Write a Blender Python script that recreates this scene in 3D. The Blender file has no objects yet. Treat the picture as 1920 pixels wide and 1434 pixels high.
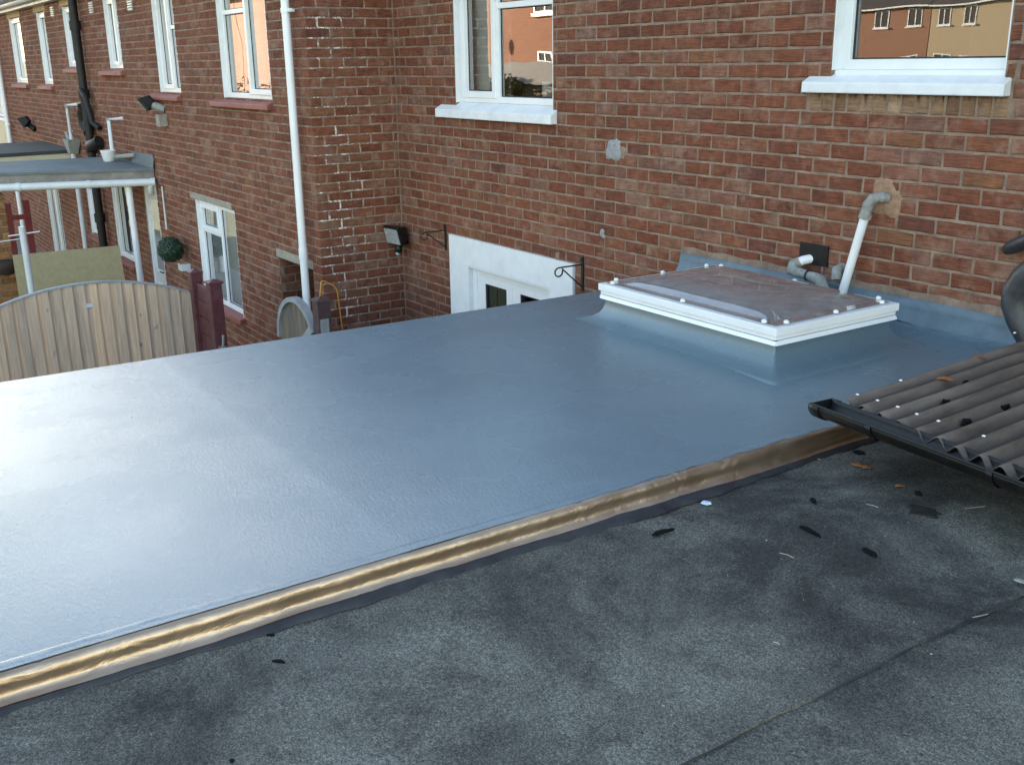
import bpy, math, random
from mathutils import Vector, Matrix
random.seed(11)
RND = random.Random(5)
scene = bpy.context.scene
COL = scene.collection
ZO = 3.9                      # heights below are measured from a brick course; the yard lies 3.9 m under it

# ------------------------------------------------------------------ camera
CAMP = Vector((8.87230608, -4.65696148, -0.29196054 + ZO))
RROWS = ((0.55622095, 0.83091222, -0.0142527), (0.23591474, -0.17432221, -0.95601046), (-0.79684533, 0.52839063, -0.29298611))
FPX = 1968.778
cd = bpy.data.cameras.new('camera'); cam = bpy.data.objects.new('camera', cd); COL.objects.link(cam)
rx, dn, fw = [Vector(r) for r in RROWS]
m = Matrix((( rx.x, -dn.x, -fw.x), (rx.y, -dn.y, -fw.y), (rx.z, -dn.z, -fw.z))).to_4x4()
m.translation = CAMP
cam.matrix_world = m
cd.sensor_fit = 'HORIZONTAL'; cd.sensor_width = 36.0; cd.lens = FPX / 1920 * 36
cd.clip_start = 0.05; cd.clip_end = 2000
scene.camera = cam

# ------------------------------------------------------------------ sky, sun, exposure
SUN_EL, SUN_AZ = math.radians(11.5), math.radians(155)      # azimuth counted from +x towards +y
w = bpy.data.worlds.new('World'); scene.world = w; w.use_nodes = True
wn = w.node_tree.nodes; wl = w.node_tree.links
sky = wn.new('ShaderNodeTexSky'); sky.sky_type = 'NISHITA'; sky.sun_disc = False
sky.sun_elevation = SUN_EL; sky.sun_rotation = math.pi/2 - SUN_AZ
sky.air_density = 1.0; sky.dust_density = 0.3; sky.ozone_density = 0.15; sky.altitude = 100
bg = wn['Background']; bg.inputs['Strength'].default_value = 0.13
tint = wn.new('ShaderNodeMix'); tint.data_type = 'RGBA'; tint.blend_type = 'MULTIPLY'; tint.inputs[0].default_value = 1.0
tint.inputs[7].default_value = (1.03, 1.0, 0.99, 1)           # camera white balance, even over the whole sky
wl.new(sky.outputs[0], tint.inputs[6]); wl.new(tint.outputs[2], bg.inputs['Color'])
sl = bpy.data.lights.new('sun', 'SUN'); sl.energy = 5.0; sl.angle = math.radians(0.6); sl.color = (1.0, 0.85, 0.68)
so = bpy.data.objects.new('sun', sl); COL.objects.link(so)
sd = Vector((math.cos(SUN_EL)*math.cos(SUN_AZ), math.cos(SUN_EL)*math.sin(SUN_AZ), math.sin(SUN_EL)))
so.rotation_euler = sd.to_track_quat('Z', 'Y').to_euler(); so.location = (0, 0, 30)
vs = scene.view_settings
vs.view_transform = 'Standard'; vs.look = 'None'; vs.gamma = 1.0; vs.use_curve_mapping = False
vs.exposure = 2.45
scene.cycles.use_denoising = True
scene.cycles.sample_clamp_indirect = 3.0; scene.cycles.sample_clamp_direct = 12.0
scene.cycles.max_bounces = 8; scene.cycles.glossy_bounces = 5; scene.cycles.transparent_max_bounces = 16

# ------------------------------------------------------------------ helpers
def project(p):
    q = Vector(p) - CAMP
    zc = fw.dot(q)
    return (960 + FPX*rx.dot(q)/zc, 717 + FPX*dn.dot(q)/zc, zc)

class MB:
    """collects geometry in world metres (z from the brick datum)"""
    def __init__(s): s.v = []; s.f = []; s.sm = []
    def add(s, vs_, fs, smooth=False):
        b = len(s.v); s.v += [tuple(v) for v in vs_]
        for f in fs: s.f.append([b+i for i in f]); s.sm.append(smooth)
    def box(s, x0, x1, y0, y1, z0, z1):
        s.add([(x0,y0,z0),(x1,y0,z0),(x1,y1,z0),(x0,y1,z0),(x0,y0,z1),(x1,y0,z1),(x1,y1,z1),(x0,y1,z1)],
              [(0,3,2,1),(4,5,6,7),(0,1,5,4),(1,2,6,5),(2,3,7,6),(3,0,4,7)])
        return s
    def obox(s, c, ax, ay, az, hx, hy, hz):
        c = Vector(c); X, Y, Z = Vector(ax).normalized()*hx, Vector(ay).normalized()*hy, Vector(az).normalized()*hz
        P = [c-X-Y-Z, c+X-Y-Z, c+X+Y-Z, c-X+Y-Z, c-X-Y+Z, c+X-Y+Z, c+X+Y+Z, c-X+Y+Z]
        s.add(P, [(0,3,2,1),(4,5,6,7),(0,1,5,4),(1,2,6,5),(2,3,7,6),(3,0,4,7)]); return s
    def tube(s, pts, r, n=12, caps=True, closed=False):
        pts = [Vector(p) for p in pts]; k = len(pts); rr = r if isinstance(r, (list, tuple)) else [r]*k
        up = None; rings = []
        for i, p in enumerate(pts):
            a = pts[max(i-1, 0)]; b = pts[min(i+1, k-1)]
            t = (b-a).normalized()
            if up is None:
                up = Vector((0,0,1)) if abs(t.z) < .9 else Vector((1,0,0))
            e1 = (up - t*up.dot(t)).normalized(); e2 = t.cross(e1); up = e1
            rings.append([p + (e1*math.cos(2*math.pi*j/n) + e2*math.sin(2*math.pi*j/n))*rr[i] for j in range(n)])
        vs_ = [v for R_ in rings for v in R_]; fs = []
        for i in range(k-1):
            for j in range(n):
                fs.append((i*n+j, (i+1)*n+j, (i+1)*n+(j+1) % n, i*n+(j+1) % n))
        s.add(vs_, fs, True)
        if caps:
            s.add(rings[0], [tuple(range(n))]); s.add(rings[-1], [tuple(range(n-1, -1, -1))])
        return s
    def ring(s, F, u0, u1, z0, z1, wd, d0, d1):
        """rectangular frame in plane F (u, z, depth outwards)"""
        w_ = wd if isinstance(wd, (tuple, list)) else (wd,)*4   # left right bottom top
        o = [(u0,z0),(u1,z0),(u1,z1),(u0,z1)]
        i = [(u0+w_[0],z0+w_[2]),(u1-w_[1],z0+w_[2]),(u1-w_[1],z1-w_[3]),(u0+w_[0],z1-w_[3])]
        P = [F(a, b, d0) for a, b in o] + [F(a, b, d0) for a, b in i] + [F(a, b, d1) for a, b in o] + [F(a, b, d1) for a, b in i]
        fs = []
        for k in range(4):
            n = (k+1) % 4
            fs += [(8+k, 8+n, 12+n, 12+k), (k, 4+k, 4+n, n), (k, n, 8+n, 8+k), (4+k, 12+k, 12+n, 4+n)]
        s.add(P, fs); return s
    def pbox(s, F, u0, u1, z0, z1, d0, d1):
        P = [F(a, b, c) for c in (d0, d1) for a, b in ((u0,z0),(u1,z0),(u1,z1),(u0,z1))]
        s.add(P, [(0,3,2,1),(4,5,6,7),(0,1,5,4),(1,2,6,5),(2,3,7,6),(3,0,4,7)]); return s
    def lathe(s, prof, c, n=20, axis='z'):
        c = Vector(c); vs_ = []
        for r, h in prof:
            for j in range(n):
                a = 2*math.pi*j/n
                if axis == 'z': vs_.append(c + Vector((r*math.cos(a), r*math.sin(a), h)))
                elif axis == 'y': vs_.append(c + Vector((r*math.cos(a), h, r*math.sin(a))))
                else: vs_.append(c + Vector((h, r*math.cos(a), r*math.sin(a))))
        fs = []
        for i in range(len(prof)-1):
            for j in range(n):
                q = (i*n+j, i*n+(j+1) % n, (i+1)*n+(j+1) % n, (i+1)*n+j)
                fs.append(q)
        s.add(vs_, fs, True); return s
    def prism(s, poly, a, b, axis='y'):
        """extrude a polygon given as (p, z) pairs along axis from a to b"""
        n = len(poly)
        def mk(p, t): return (p[0], t, p[1]) if axis == 'y' else ((t, p[0], p[1]) if axis == 'x' else (p[0], p[1], t))
        s.add([mk(p, a) for p in poly] + [mk(p, b) for p in poly],
              [tuple(range(n)), tuple(range(2*n-1, n-1, -1))] + [(i, n+i, n+(i+1) % n, (i+1) % n) for i in range(n)])
        return s
    def build(s, name, material, parent=None, bevel=0, org=None, smooth=None, solid=0, recalc=True):
        o0 = Vector(parent['_o']) if parent is not None and '_o' in parent.keys() else (Vector(org) if org is not None else Vector((0,0,0)))
        me = bpy.data.meshes.new(name)
        me.from_pydata([(v[0]-o0.x, v[1]-o0.y, v[2]-o0.z) for v in s.v], [], s.f)
        me.polygons.foreach_set('use_smooth', [x if smooth is None else smooth for x in s.sm])
        import bmesh
        bm = bmesh.new(); bm.from_mesh(me)
        if recalc: bmesh.ops.recalc_face_normals(bm, faces=bm.faces)
        bm.to_mesh(me); bm.free()
        me.materials.append(material); me.update()
        ob = bpy.data.objects.new(name, me); COL.objects.link(ob)
        ob['_o'] = tuple(o0)
        if parent is not None: ob.parent = parent
        else: ob.location = o0 + Vector((0,0,ZO))
        if solid:
            md = ob.modifiers.new('solid', 'SOLIDIFY'); md.thickness = solid; md.offset = 0
        if bevel:
            md = ob.modifiers.new('bevel', 'BEVEL'); md.width = bevel; md.segments = 2; md.limit_method = 'ANGLE'; md.angle_limit = math.radians(40)
        return ob

def tag(o, label, cat, group=None, kind=None):
    if label: o['label'] = label
    if cat: o['category'] = cat
    if group: o['group'] = group
    if kind: o['kind'] = kind
    return o
def thing(name, label, cat, o=(0,0,-3.9), group=None):
    e = bpy.data.objects.new(name, None); COL.objects.link(e)
    e.location = Vector(o) + Vector((0,0,ZO)); e['_o'] = tuple(o); e.empty_display_size = .1
    return tag(e, label, cat, group)
def part(name, parent):
    e = bpy.data.objects.new(name, None); COL.objects.link(e); e['_o'] = tuple(parent['_o']); e.parent = parent; e.empty_display_size = .1
    return e

# planes: u to the right seen from outside, z up, d outwards
DC = 0.8458
def FA(u, z, d): return (u, -d, z)                 # main wall
def FR(u, z, d): return (d, u, z)                  # short return wall, faces +x
def FC(u, z, d): return (u, -DC - d, z)            # neighbour's wall

# ------------------------------------------------------------------ materials
MATS = {}
def nodes_of(name):
    m_ = bpy.data.materials.new(name); m_.use_nodes = True; MATS[name] = m_
    nt = m_.node_tree; return m_, nt.nodes, nt.links, nt.nodes['Principled BSDF']
def N(ns, t, **kw):
    n = ns.new(t)
    for k, v in kw.items(): setattr(n, k, v)
    return n
def ramp(ns, stops, interp='LINEAR'):
    r = ns.new('ShaderNodeValToRGB'); r.color_ramp.interpolation = interp
    e = r.color_ramp.elements
    while len(e) < len(stops): e.new(0.5)
    for i, (p, c) in enumerate(stops):
        e[i].position = p; e[i].color = (*c, 1) if len(c) == 3 else c
    return r
def mixc(ns, ls, fac, a, b, blend='MIX'):
    n = ns.new('ShaderNodeMix'); n.data_type = 'RGBA'; n.blend_type = blend
    for i, v in ((0, fac), (6, a), (7, b)):
        if isinstance(v, (int, float)): n.inputs[i].default_value = v
        elif isinstance(v, tuple): n.inputs[i].default_value = (*v, 1)
        else: ls.new(v, n.inputs[i])
    return n.outputs[2]
def mth(ns, ls, op, a, b=0.0, clamp=False):
    n = ns.new('ShaderNodeMath'); n.operation = op; n.use_clamp = clamp
    for i, v in ((0, a), (1, b)):
        if isinstance(v, (int, float)): n.inputs[i].default_value = v
        else: ls.new(v, n.inputs[i])
    return n.outputs[0]
def noise(ns, ls, vec, scale, detail=4, rough=.55, dist=0.0):
    n = ns.new('ShaderNodeTexNoise'); n.inputs['Scale'].default_value = scale; n.inputs['Detail'].default_value = detail
    n.inputs['Roughness'].default_value = rough; n.inputs['Distortion'].default_value = dist
    if vec is not None: ls.new(vec, n.inputs['Vector'])
    return n.outputs['Fac']
def pos(ns, ls, scale=(1,1,1), rot=(0,0,0)):
    g = ns.new('ShaderNodeNewGeometry'); mp = ns.new('ShaderNodeMapping')
    mp.inputs['Scale'].default_value = scale; mp.inputs['Rotation'].default_value = rot
    ls.new(g.outputs['Position'], mp.inputs['Vector']); return mp.outputs[0]
def bump(ns, ls, h, p, strength, dist, normal=None):
    b = ns.new('ShaderNodeBump'); b.inputs['Strength'].default_value = strength; b.inputs['Distance'].default_value = dist
    ls.new(h, b.inputs['Height'])
    if normal is not None: ls.new(normal, b.inputs['Normal'])
    if p is not None: ls.new(b.outputs[0], p.inputs['Normal'])
    return b.outputs[0]

def plain(name, c, rough=.5, metal=0.0, var=.15, scale=12.0, dirt=None, dirt_amt=.5, bmp=.1, spec=.5, bscale=None):
    m_, ns, ls, p = nodes_of(name)
    v = pos(ns, ls)
    n1 = noise(ns, ls, v, scale, 5)
    r1 = ramp(ns, [(.3, (1-var,)*3), (.7, (1+var*.5,)*3)]); ls.new(n1, r1.inputs[0])
    out = mixc(ns, ls, 1.0, c, r1.outputs[0], 'MULTIPLY')
    if dirt:
        n2 = noise(ns, ls, v, scale*.35, 6, .65)
        r2 = ramp(ns, [(.48, (0,0,0)), (.72, (1,1,1))]); ls.new(n2, r2.inputs[0])
        out = mixc(ns, ls, mth(ns, ls, 'MULTIPLY', r2.outputs[0], dirt_amt), out, dirt)
    ls.new(out, p.inputs['Base Color'])
    p.inputs['Roughness'].default_value = rough; p.inputs['Metallic'].default_value = metal
    p.inputs['Specular IOR Level'].default_value = spec
    rr = ramp(ns, [(.3, (rough*.85,)*3), (.75, (min(1, rough*1.2),)*3)]); ls.new(n1, rr.inputs[0]); ls.new(rr.outputs[0], p.inputs['Roughness'])
    if bmp: bump(ns, ls, noise(ns, ls, v, bscale or scale*6, 4), p, bmp, .004)
    return m_

BRICK_STOPS = [(0.0,(0.153,0.055,0.033)),(.14,(0.175,0.060,0.035)),(.30,(0.200,0.073,0.040)),(.42,(0.166,0.055,0.033)),(.55,(0.210,0.085,0.048)),
               (.66,(0.188,0.068,0.044)),(.78,(0.214,0.096,0.067)),(.88,(0.202,0.089,0.048)),(.95,(0.140,0.053,0.037)),(1.0,(0.236,0.128,0.093))]
def brick_material(name, src, stops=BRICK_STOPS, grime=False):
    m_, ns, ls, p = nodes_of(name)
    if src == 'obj':
        rnd = N(ns, 'ShaderNodeObjectInfo').outputs['Random']
    else:
        a = N(ns, 'ShaderNodeAttribute'); a.attribute_name = 'rnd'; rnd = a.outputs['Fac']
    r = ramp(ns, stops); ls.new(rnd, r.inputs[0])
    v = pos(ns, ls)
    # drag-wire scoring: long in the horizontal, fine in the vertical
    st = noise(ns, ls, pos(ns, ls, (10, 10, 130)), 1.0, 4, .6, .6)
    sr = ramp(ns, [(.34, (.55,)*3), (.52, (1.0,)*3), (.7, (1.30,)*3)]); ls.new(st, sr.inputs[0])
    col = mixc(ns, ls, .75, r.outputs[0], sr.outputs[0], 'MULTIPLY')
    bl = noise(ns, ls, v, 16, 5, .6)
    br = ramp(ns, [(.28, (.62, .60, .62)), (.5, (1, 1, 1)), (.72, (1.32, 1.24, 1.14))]); ls.new(bl, br.inputs[0])
    col = mixc(ns, ls, .8, col, br.outputs[0], 'MULTIPLY')
    # lime bloom and mortar smears
    sm = noise(ns, ls, v, 7.0, 6, .7)
    rnd2 = mth(ns, ls, 'FRACT', mth(ns, ls, 'MULTIPLY', rnd, 17.3))
    th = mth(ns, ls, 'SUBTRACT', mth(ns, ls, 'ADD', sm, mth(ns, ls, 'MULTIPLY', rnd2, .16)), .60)
    fac = mth(ns, ls, 'MULTIPLY', mth(ns, ls, 'MULTIPLY', th, 4.0, True), .55)
    col = mixc(ns, ls, fac, col, (.36, .255, .195))
    bg_ = ramp(ns, [(.32, (.74,.73,.74)), (.5, (1,1,1)), (.70, (1.16,1.14,1.12))]); ls.new(noise(ns, ls, v, 1.1, 5, .6), bg_.inputs[0])
    col = mixc(ns, ls, .85, col, bg_.outputs[0], 'MULTIPLY')
    pit = noise(ns, ls, v, 170, 3, .6)
    pr_ = ramp(ns, [(.30, (.5,)*3), (.42, (1,)*3)]); ls.new(pit, pr_.inputs[0])
    col = mixc(ns, ls, .7, col, pr_.outputs[0], 'MULTIPLY')
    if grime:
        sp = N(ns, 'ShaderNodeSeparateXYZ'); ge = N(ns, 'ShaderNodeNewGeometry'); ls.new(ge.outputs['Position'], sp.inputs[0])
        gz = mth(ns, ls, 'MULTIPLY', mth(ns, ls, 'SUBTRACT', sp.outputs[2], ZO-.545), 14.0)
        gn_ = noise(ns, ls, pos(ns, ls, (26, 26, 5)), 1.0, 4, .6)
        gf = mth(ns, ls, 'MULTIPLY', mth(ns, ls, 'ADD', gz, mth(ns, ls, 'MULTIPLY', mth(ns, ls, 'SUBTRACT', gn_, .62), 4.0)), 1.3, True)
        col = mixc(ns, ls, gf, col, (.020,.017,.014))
    ls.new(col, p.inputs['Base Color'])
    p.inputs['Roughness'].default_value = .93; p.inputs['Specular IOR Level'].default_value = .25
    b1 = bump(ns, ls, st, None, .8, .005)
    bump(ns, ls, pit, p, .5, .002, b1)
    return m_
M_BRICK_O = brick_material('brick_single', 'obj')
M_BRICK_S = brick_material('brick_joined', 'attr')
BUFF = [(0,(.22,.10,.035)),(.5,(.33,.16,.055)),(.8,(.28,.12,.05)),(1,(.40,.22,.09))]
M_BUFF_O = brick_material('buff_brick', 'obj', BUFF)
SOLD = [(0,(.14,.072,.045)),(.4,(.23,.135,.082)),(.75,(.28,.175,.11)),(1,(.34,.235,.155))]
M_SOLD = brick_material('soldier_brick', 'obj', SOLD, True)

def mortar_material():
    m_, ns, ls, p = nodes_of('mortar')
    v = pos(ns, ls)
    n1 = noise(ns, ls, v, 9, 6, .65)
    r = ramp(ns, [(.3, (.175,.118,.086)), (.5, (.268,.188,.142)), (.72, (.37,.272,.213))]); ls.new(n1, r.inputs[0])
    g = noise(ns, ls, v, 260, 2, .7)
    gr = ramp(ns, [(.3, (.7,)*3), (.6, (1.1,)*3)]); ls.new(g, gr.inputs[0])
    col = mixc(ns, ls, .7, r.outputs[0], gr.outputs[0], 'MULTIPLY')
    # lime efflorescence on the joints of the short return wall, near its outer corner
    sep = N(ns, 'ShaderNodeSeparateXYZ'); ge = N(ns, 'ShaderNodeNewGeometry'); ls.new(ge.outputs['Position'], sep.inputs[0])
    onret = mth(ns, ls, 'GREATER_THAN', sep.outputs[0], -0.012)
    onret = mth(ns, ls, 'MULTIPLY', onret, mth(ns, ls, 'LESS_THAN', sep.outputs[0], 0.012))
    near = mth(ns, ls, 'MULTIPLY', mth(ns, ls, 'SUBTRACT', -0.12, sep.outputs[1]), 2.0, True)
    w_ = noise(ns, ls, v, 60, 3, .7)
    big = noise(ns, ls, v, 6, 3, .6)
    wv = mth(ns, ls, 'ADD', mth(ns, ls, 'MULTIPLY', w_, .6), mth(ns, ls, 'MULTIPLY', big, .6))
    wv = mth(ns, ls, 'MULTIPLY', mth(ns, ls, 'SUBTRACT', wv, .625), 14.0, True)
    col = mixc(ns, ls, mth(ns, ls, 'MULTIPLY', wv, mth(ns, ls, 'MULTIPLY', onret, near)), col, (.78, .75, .70))
    ls.new(col, p.inputs['Base Color']); p.inputs['Roughness'].default_value = .95; p.inputs['Specular IOR Level'].default_value = .2
    b1 = bump(ns, ls, n1, None, .6, .012)
    bump(ns, ls, g, p, .6, .004, b1)
    return m_
M_MORTAR = mortar_material()

M_UPVC = plain('white_upvc', (.80,.81,.83), .32, var=.04, scale=6, dirt=(.55,.54,.52), dirt_amt=.25, bmp=.02)
M_UPVC2 = plain('grey_white_upvc', (.62,.63,.65), .4, var=.08, scale=6, dirt=(.4,.4,.38), dirt_amt=.4, bmp=.03)
M_SILLW = plain('white_painted_sill', (.78,.79,.82), .45, var=.06, scale=14, dirt=(.5,.49,.47), dirt_amt=.35, bmp=.15)
M_RENDER = plain('white_render', (.78,.79,.81), .8, var=.07, scale=9, dirt=(.58,.57,.56), dirt_amt=.3, bmp=.35)
M_REDSILL = plain('red_painted_sill', (.26,.075,.062), .6, var=.25, scale=14, dirt=(.33,.15,.13), dirt_amt=.5, bmp=.2)
M_CONC = plain('concrete', (.33,.30,.25), .9, var=.3, scale=20, dirt=(.18,.16,.13), dirt_amt=.5, bmp=.4)
M_CEMENT = plain('cement_patch', (.36,.36,.37), .95, var=.35, scale=70, dirt=(.2,.2,.2), dirt_amt=.4, bmp=.9)
M_CEMENTB = plain('brown_mortar_patch', (.34,.20,.13), .95, var=.35, scale=40, dirt=(.23,.15,.1), dirt_amt=.6, bmp=.8)
M_BUFFL = plain('buff_lintel', (.44,.30,.15), .85, var=.35, scale=14, dirt=(.3,.2,.1), dirt_amt=.5, bmp=.4)
M_BLACKP = plain('black_iron_and_gap_shadow', (.007,.007,.0075), .6, var=.4, scale=20, dirt=(.025,.025,.027), dirt_amt=.4, bmp=.25)  # soil stack paint, also the shadow black on the boards under the lean-to
M_BLACKPL = plain('black_plastic', (.0065,.0065,.007), .42, var=.3, scale=25, dirt=(.018,.017,.016), dirt_amt=.6, bmp=.1, spec=.35)
M_BLKRUB = plain('black_rubber_pipe', (.030,.030,.036), .42, var=.35, scale=18, dirt=(.10,.10,.12), dirt_amt=.6, bmp=.2)
M_GREYPIPE = plain('weathered_grey_plastic', (.30,.295,.28), .7, var=.35, scale=40, dirt=(.16,.15,.12), dirt_amt=.6, bmp=.5)
M_GASKET = plain('dark_gasket', (.02,.02,.024), .6, var=.1)
M_CURT = plain('grey_curtain', (.42,.41,.45), .95, var=.35, scale=9, dirt=(.18,.10,.13), dirt_amt=.6, bmp=.1)
M_BLIND = plain('grey_blind', (.70,.70,.66), .9, var=.06, scale=4)
M_NET = plain('net_curtain', (.62,.64,.68), .95, var=.1, scale=30, bmp=.1)
M_ROOM = plain('room_plaster', (.30,.27,.23), .95, var=.1, scale=3)
M_ROOMD = plain('dark_room', (.05,.045,.04), .95, var=.2, scale=3)
M_LIGHTGLASS = plain('lamp_glass', (.36,.38,.38), .25, var=.2, scale=30)
M_MAROON = plain('maroon_plastic', (.105,.032,.036), .42, var=.2, scale=18, dirt=(.20,.12,.13), dirt_amt=.35, bmp=.15)
M_BROWNPOST = plain('brown_stained_post', (.075,.040,.040), .6, var=.3, scale=18, dirt=(.13,.09,.09), dirt_amt=.5, bmp=.3)
M_ORANGE = plain('orange_hose', (.60,.27,.03), .5, var=.15, scale=20)
M_LEAD = plain('blue_grey_lead', (.115,.165,.205), .42, var=.3, scale=9, dirt=(.17,.21,.24), dirt_amt=.5, bmp=.5, bscale=22)
M_STRIP = plain('bitumen_strip', (.020,.019,.024), .5, var=.4, scale=14, dirt=(.05,.05,.057), dirt_amt=.6, bmp=.5)
M_PLANTPOT = plain('white_pot', (.7,.7,.7), .5, var=.06)
M_CREAM = plain('cream_paint', (.62,.54,.38), .7, var=.12, scale=7, dirt=(.42,.36,.25), dirt_amt=.4)
M_BOARD = plain('olive_board', (.37,.31,.18), .8, var=.15, scale=30, dirt=(.25,.21,.10), dirt_amt=.4, bmp=.3)
M_DARKROOF = plain('dark_roof_felt', (.045,.047,.05), .8, var=.35, scale=9, dirt=(.08,.085,.085), dirt_amt=.6, bmp=.5)
M_SLATE = plain('roof_tile', (.070,.058,.052), .85, var=.35, scale=6, dirt=(.11,.10,.085), dirt_amt=.5, bmp=.6)
M_GREYFELT = plain('grey_porch_felt', (.13,.16,.17), .75, var=.35, scale=5, dirt=(.06,.07,.08), dirt_amt=.7, bmp=.4)
M_FASCIA = plain('grey_fascia', (.22,.205,.19), .8, var=.35, scale=8, dirt=(.09,.085,.08), dirt_amt=.5)
M_LEAF = plain('box_leaves', (.022,.060,.030), .55, var=.5, scale=60, bmp=0)
M_BUSH = plain('hedge_leaves', (.15,.135,.05), .7, var=.5, scale=4, bmp=0)
M_BARK = plain('bark', (.08,.06,.045), .9, var=.3)
M_DRYLEAF = plain('dry_orange_leaf', (.40,.15,.045), .75, var=.45, scale=50, bmp=.3)
M_TWIG = plain('wet_dark_bark', (.008,.008,.009), .9, var=.4, scale=40, bmp=.6, spec=.1)
M_MOSS = plain('dark_moss', (.010,.0095,.008), .95, var=.5, scale=60, bmp=.6, spec=.1)
M_STAIN = plain('damp_moss_stain', (.030,.028,.023), .95, var=.5, scale=50, dirt=(.06,.055,.045), dirt_amt=.6, bmp=.6, spec=.1)
M_STRAW = plain('pale_straw', (.45,.43,.38), .8, var=.3, scale=40)
M_PAPER = plain('pale_blue_scrap', (.55,.66,.80), .6, var=.15, scale=40)
M_CHIP = plain('pale_stone_chip', (.40,.38,.33), .8, var=.3, scale=40)
M_COBBLE = plain('yard_concrete', (.20,.19,.175), .9, var=.3, scale=3, dirt=(.12,.115,.1), dirt_amt=.5)
M_REDPAINT = plain('red_gate_paint', (.20,.03,.028), .55, var=.25)
M_BASKET = plain('brown_basket', (.045,.03,.022), .95, var=.5, scale=60, bmp=.8)
M_RUST = plain('black_wrought_iron', (.016,.015,.015), .5, var=.4, scale=60, dirt=(.04,.025,.018), dirt_amt=.5)
M_CREAMR = plain('cream_render', (.45,.355,.225), .85, var=.1, scale=2, dirt=(.38,.28,.15), dirt_amt=.3)
M_BLINDW = plain('white_pot_glaze', (.75,.75,.74), .3, var=.04)

def wood(name, c1, c2, scale=1.0, axis='z'):
    m_, ns, ls, p = nodes_of(name)
    oi = N(ns, 'ShaderNodeObjectInfo')
    g = N(ns, 'ShaderNodeNewGeometry'); mp = N(ns, 'ShaderNodeMapping')
    mp.inputs['Scale'].default_value = (40*scale, 40*scale, 3*scale) if axis == 'z' else (3*scale, 40*scale, 40*scale)
    va = N(ns, 'ShaderNodeVectorMath'); va.operation = 'ADD'
    cb = N(ns, 'ShaderNodeCombineXYZ'); ls.new(mth(ns, ls, 'MULTIPLY', oi.outputs['Random'], 40.0), cb.inputs[2])
    ls.new(g.outputs['Position'], va.inputs[0]); ls.new(cb.outputs[0], va.inputs[1]); ls.new(va.outputs[0], mp.inputs['Vector'])
    n1 = noise(ns, ls, mp.outputs[0], 1.0, 4, .55, .3)
    r = ramp(ns, [(.28, c2), (.5, c1), (.75, tuple(min(1, x*1.25) for x in c1))]); ls.new(n1, r.inputs[0])
    tone = ramp(ns, [(0, (.78,.80,.84)), (.5, (1,1,1)), (1, (1.16,1.08,.98))]); ls.new(oi.outputs['Random'], tone.inputs[0])
    col = mixc(ns, ls, 1.0, r.outputs[0], tone.outputs[0], 'MULTIPLY')
    k = noise(ns, ls, va.outputs[0], 7, 2, .5, .3)
    kr = ramp(ns, [(.70, (0,0,0)), (.76, (1,1,1))]); ls.new(k, kr.inputs[0])
    col = mixc(ns, ls, mth(ns, ls, 'MULTIPLY', kr.outputs[0], .7), col, tuple(x*.35 for x in c2))
    ls.new(col, p.inputs['Base Color']); p.inputs['Roughness'].default_value = .85; p.inputs['Specular IOR Level'].default_value = .25
    bump(ns, ls, n1, p, .4, .003)
    return m_
M_FENCE = wood('pale_fence_wood', (.54,.40,.295), (.44,.32,.23))
M_GREYWOOD = wood('weathered_wood', (.17,.145,.12), (.11,.09,.075))
M_RIM = plain('grey_cap_rail', (.30,.31,.32), .7, var=.2, scale=15, bmp=.2)
M_SHEDW = wood('shed_wood', (.30,.20,.11), (.18,.12,.07))

def glass(name, ior=1.5, tint=(.82,.85,.86), rough=0.0, dirt=.0, wob=.0, surfaces=4):
    m_, ns, ls, p = nodes_of(name)
    ns.remove(p)
    out = [n for n in ns if n.type == 'OUTPUT_MATERIAL'][0]
    fr = N(ns, 'ShaderNodeFresnel'); fr.inputs['IOR'].default_value = ior
    frv = mth(ns, ls, 'SUBTRACT', 1.0, mth(ns, ls, 'POWER', mth(ns, ls, 'SUBTRACT', 1.0, fr.outputs[0]), float(surfaces)))
    tr = N(ns, 'ShaderNodeBsdfTransparent'); tr.inputs['Color'].default_value = (*tint, 1)
    gl = N(ns, 'ShaderNodeBsdfGlossy'); gl.inputs['Roughness'].default_value = rough; gl.inputs['Color'].default_value = (1,1,1,1)
    if wob:
        b = bump(ns, ls, noise(ns, ls, pos(ns, ls), 1.6, 1), None, wob, .02)
        ls.new(b, gl.inputs['Normal']); ls.new(b, fr.inputs['Normal'])
    mx = N(ns, 'ShaderNodeMixShader'); ls.new(frv, mx.inputs[0]); ls.new(tr.outputs[0], mx.inputs[1]); ls.new(gl.outputs[0], mx.inputs[2])
    last = mx.outputs[0]
    if dirt:
        df = N(ns, 'ShaderNodeBsdfDiffuse'); df.inputs['Color'].default_value = (.72,.67,.65,1)
        n = noise(ns, ls, pos(ns, ls), 9, 6, .65)
        r = ramp(ns, [(.30, (.35,)*3), (.75, (1,1,1))]); ls.new(n, r.inputs[0])
        m2 = N(ns, 'ShaderNodeMixShader'); ls.new(mth(ns, ls, 'MULTIPLY', r.outputs[0], dirt), m2.inputs[0]); ls.new(last, m2.inputs[1]); ls.new(df.outputs[0], m2.inputs[2]); last = m2.outputs[0]
    ls.new(last, out.inputs['Surface'])
    return m_
M_GLASS = glass('window_glass', 1.52, wob=.09)
M_DOME = glass('clear_dome_plastic', 1.5, (.92,.91,.90), .03, dirt=.22, surfaces=2)
M_DOME2 = glass('inner_dome_plastic', 1.5, (.80,.77,.75), .06, dirt=.75, surfaces=2)

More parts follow.
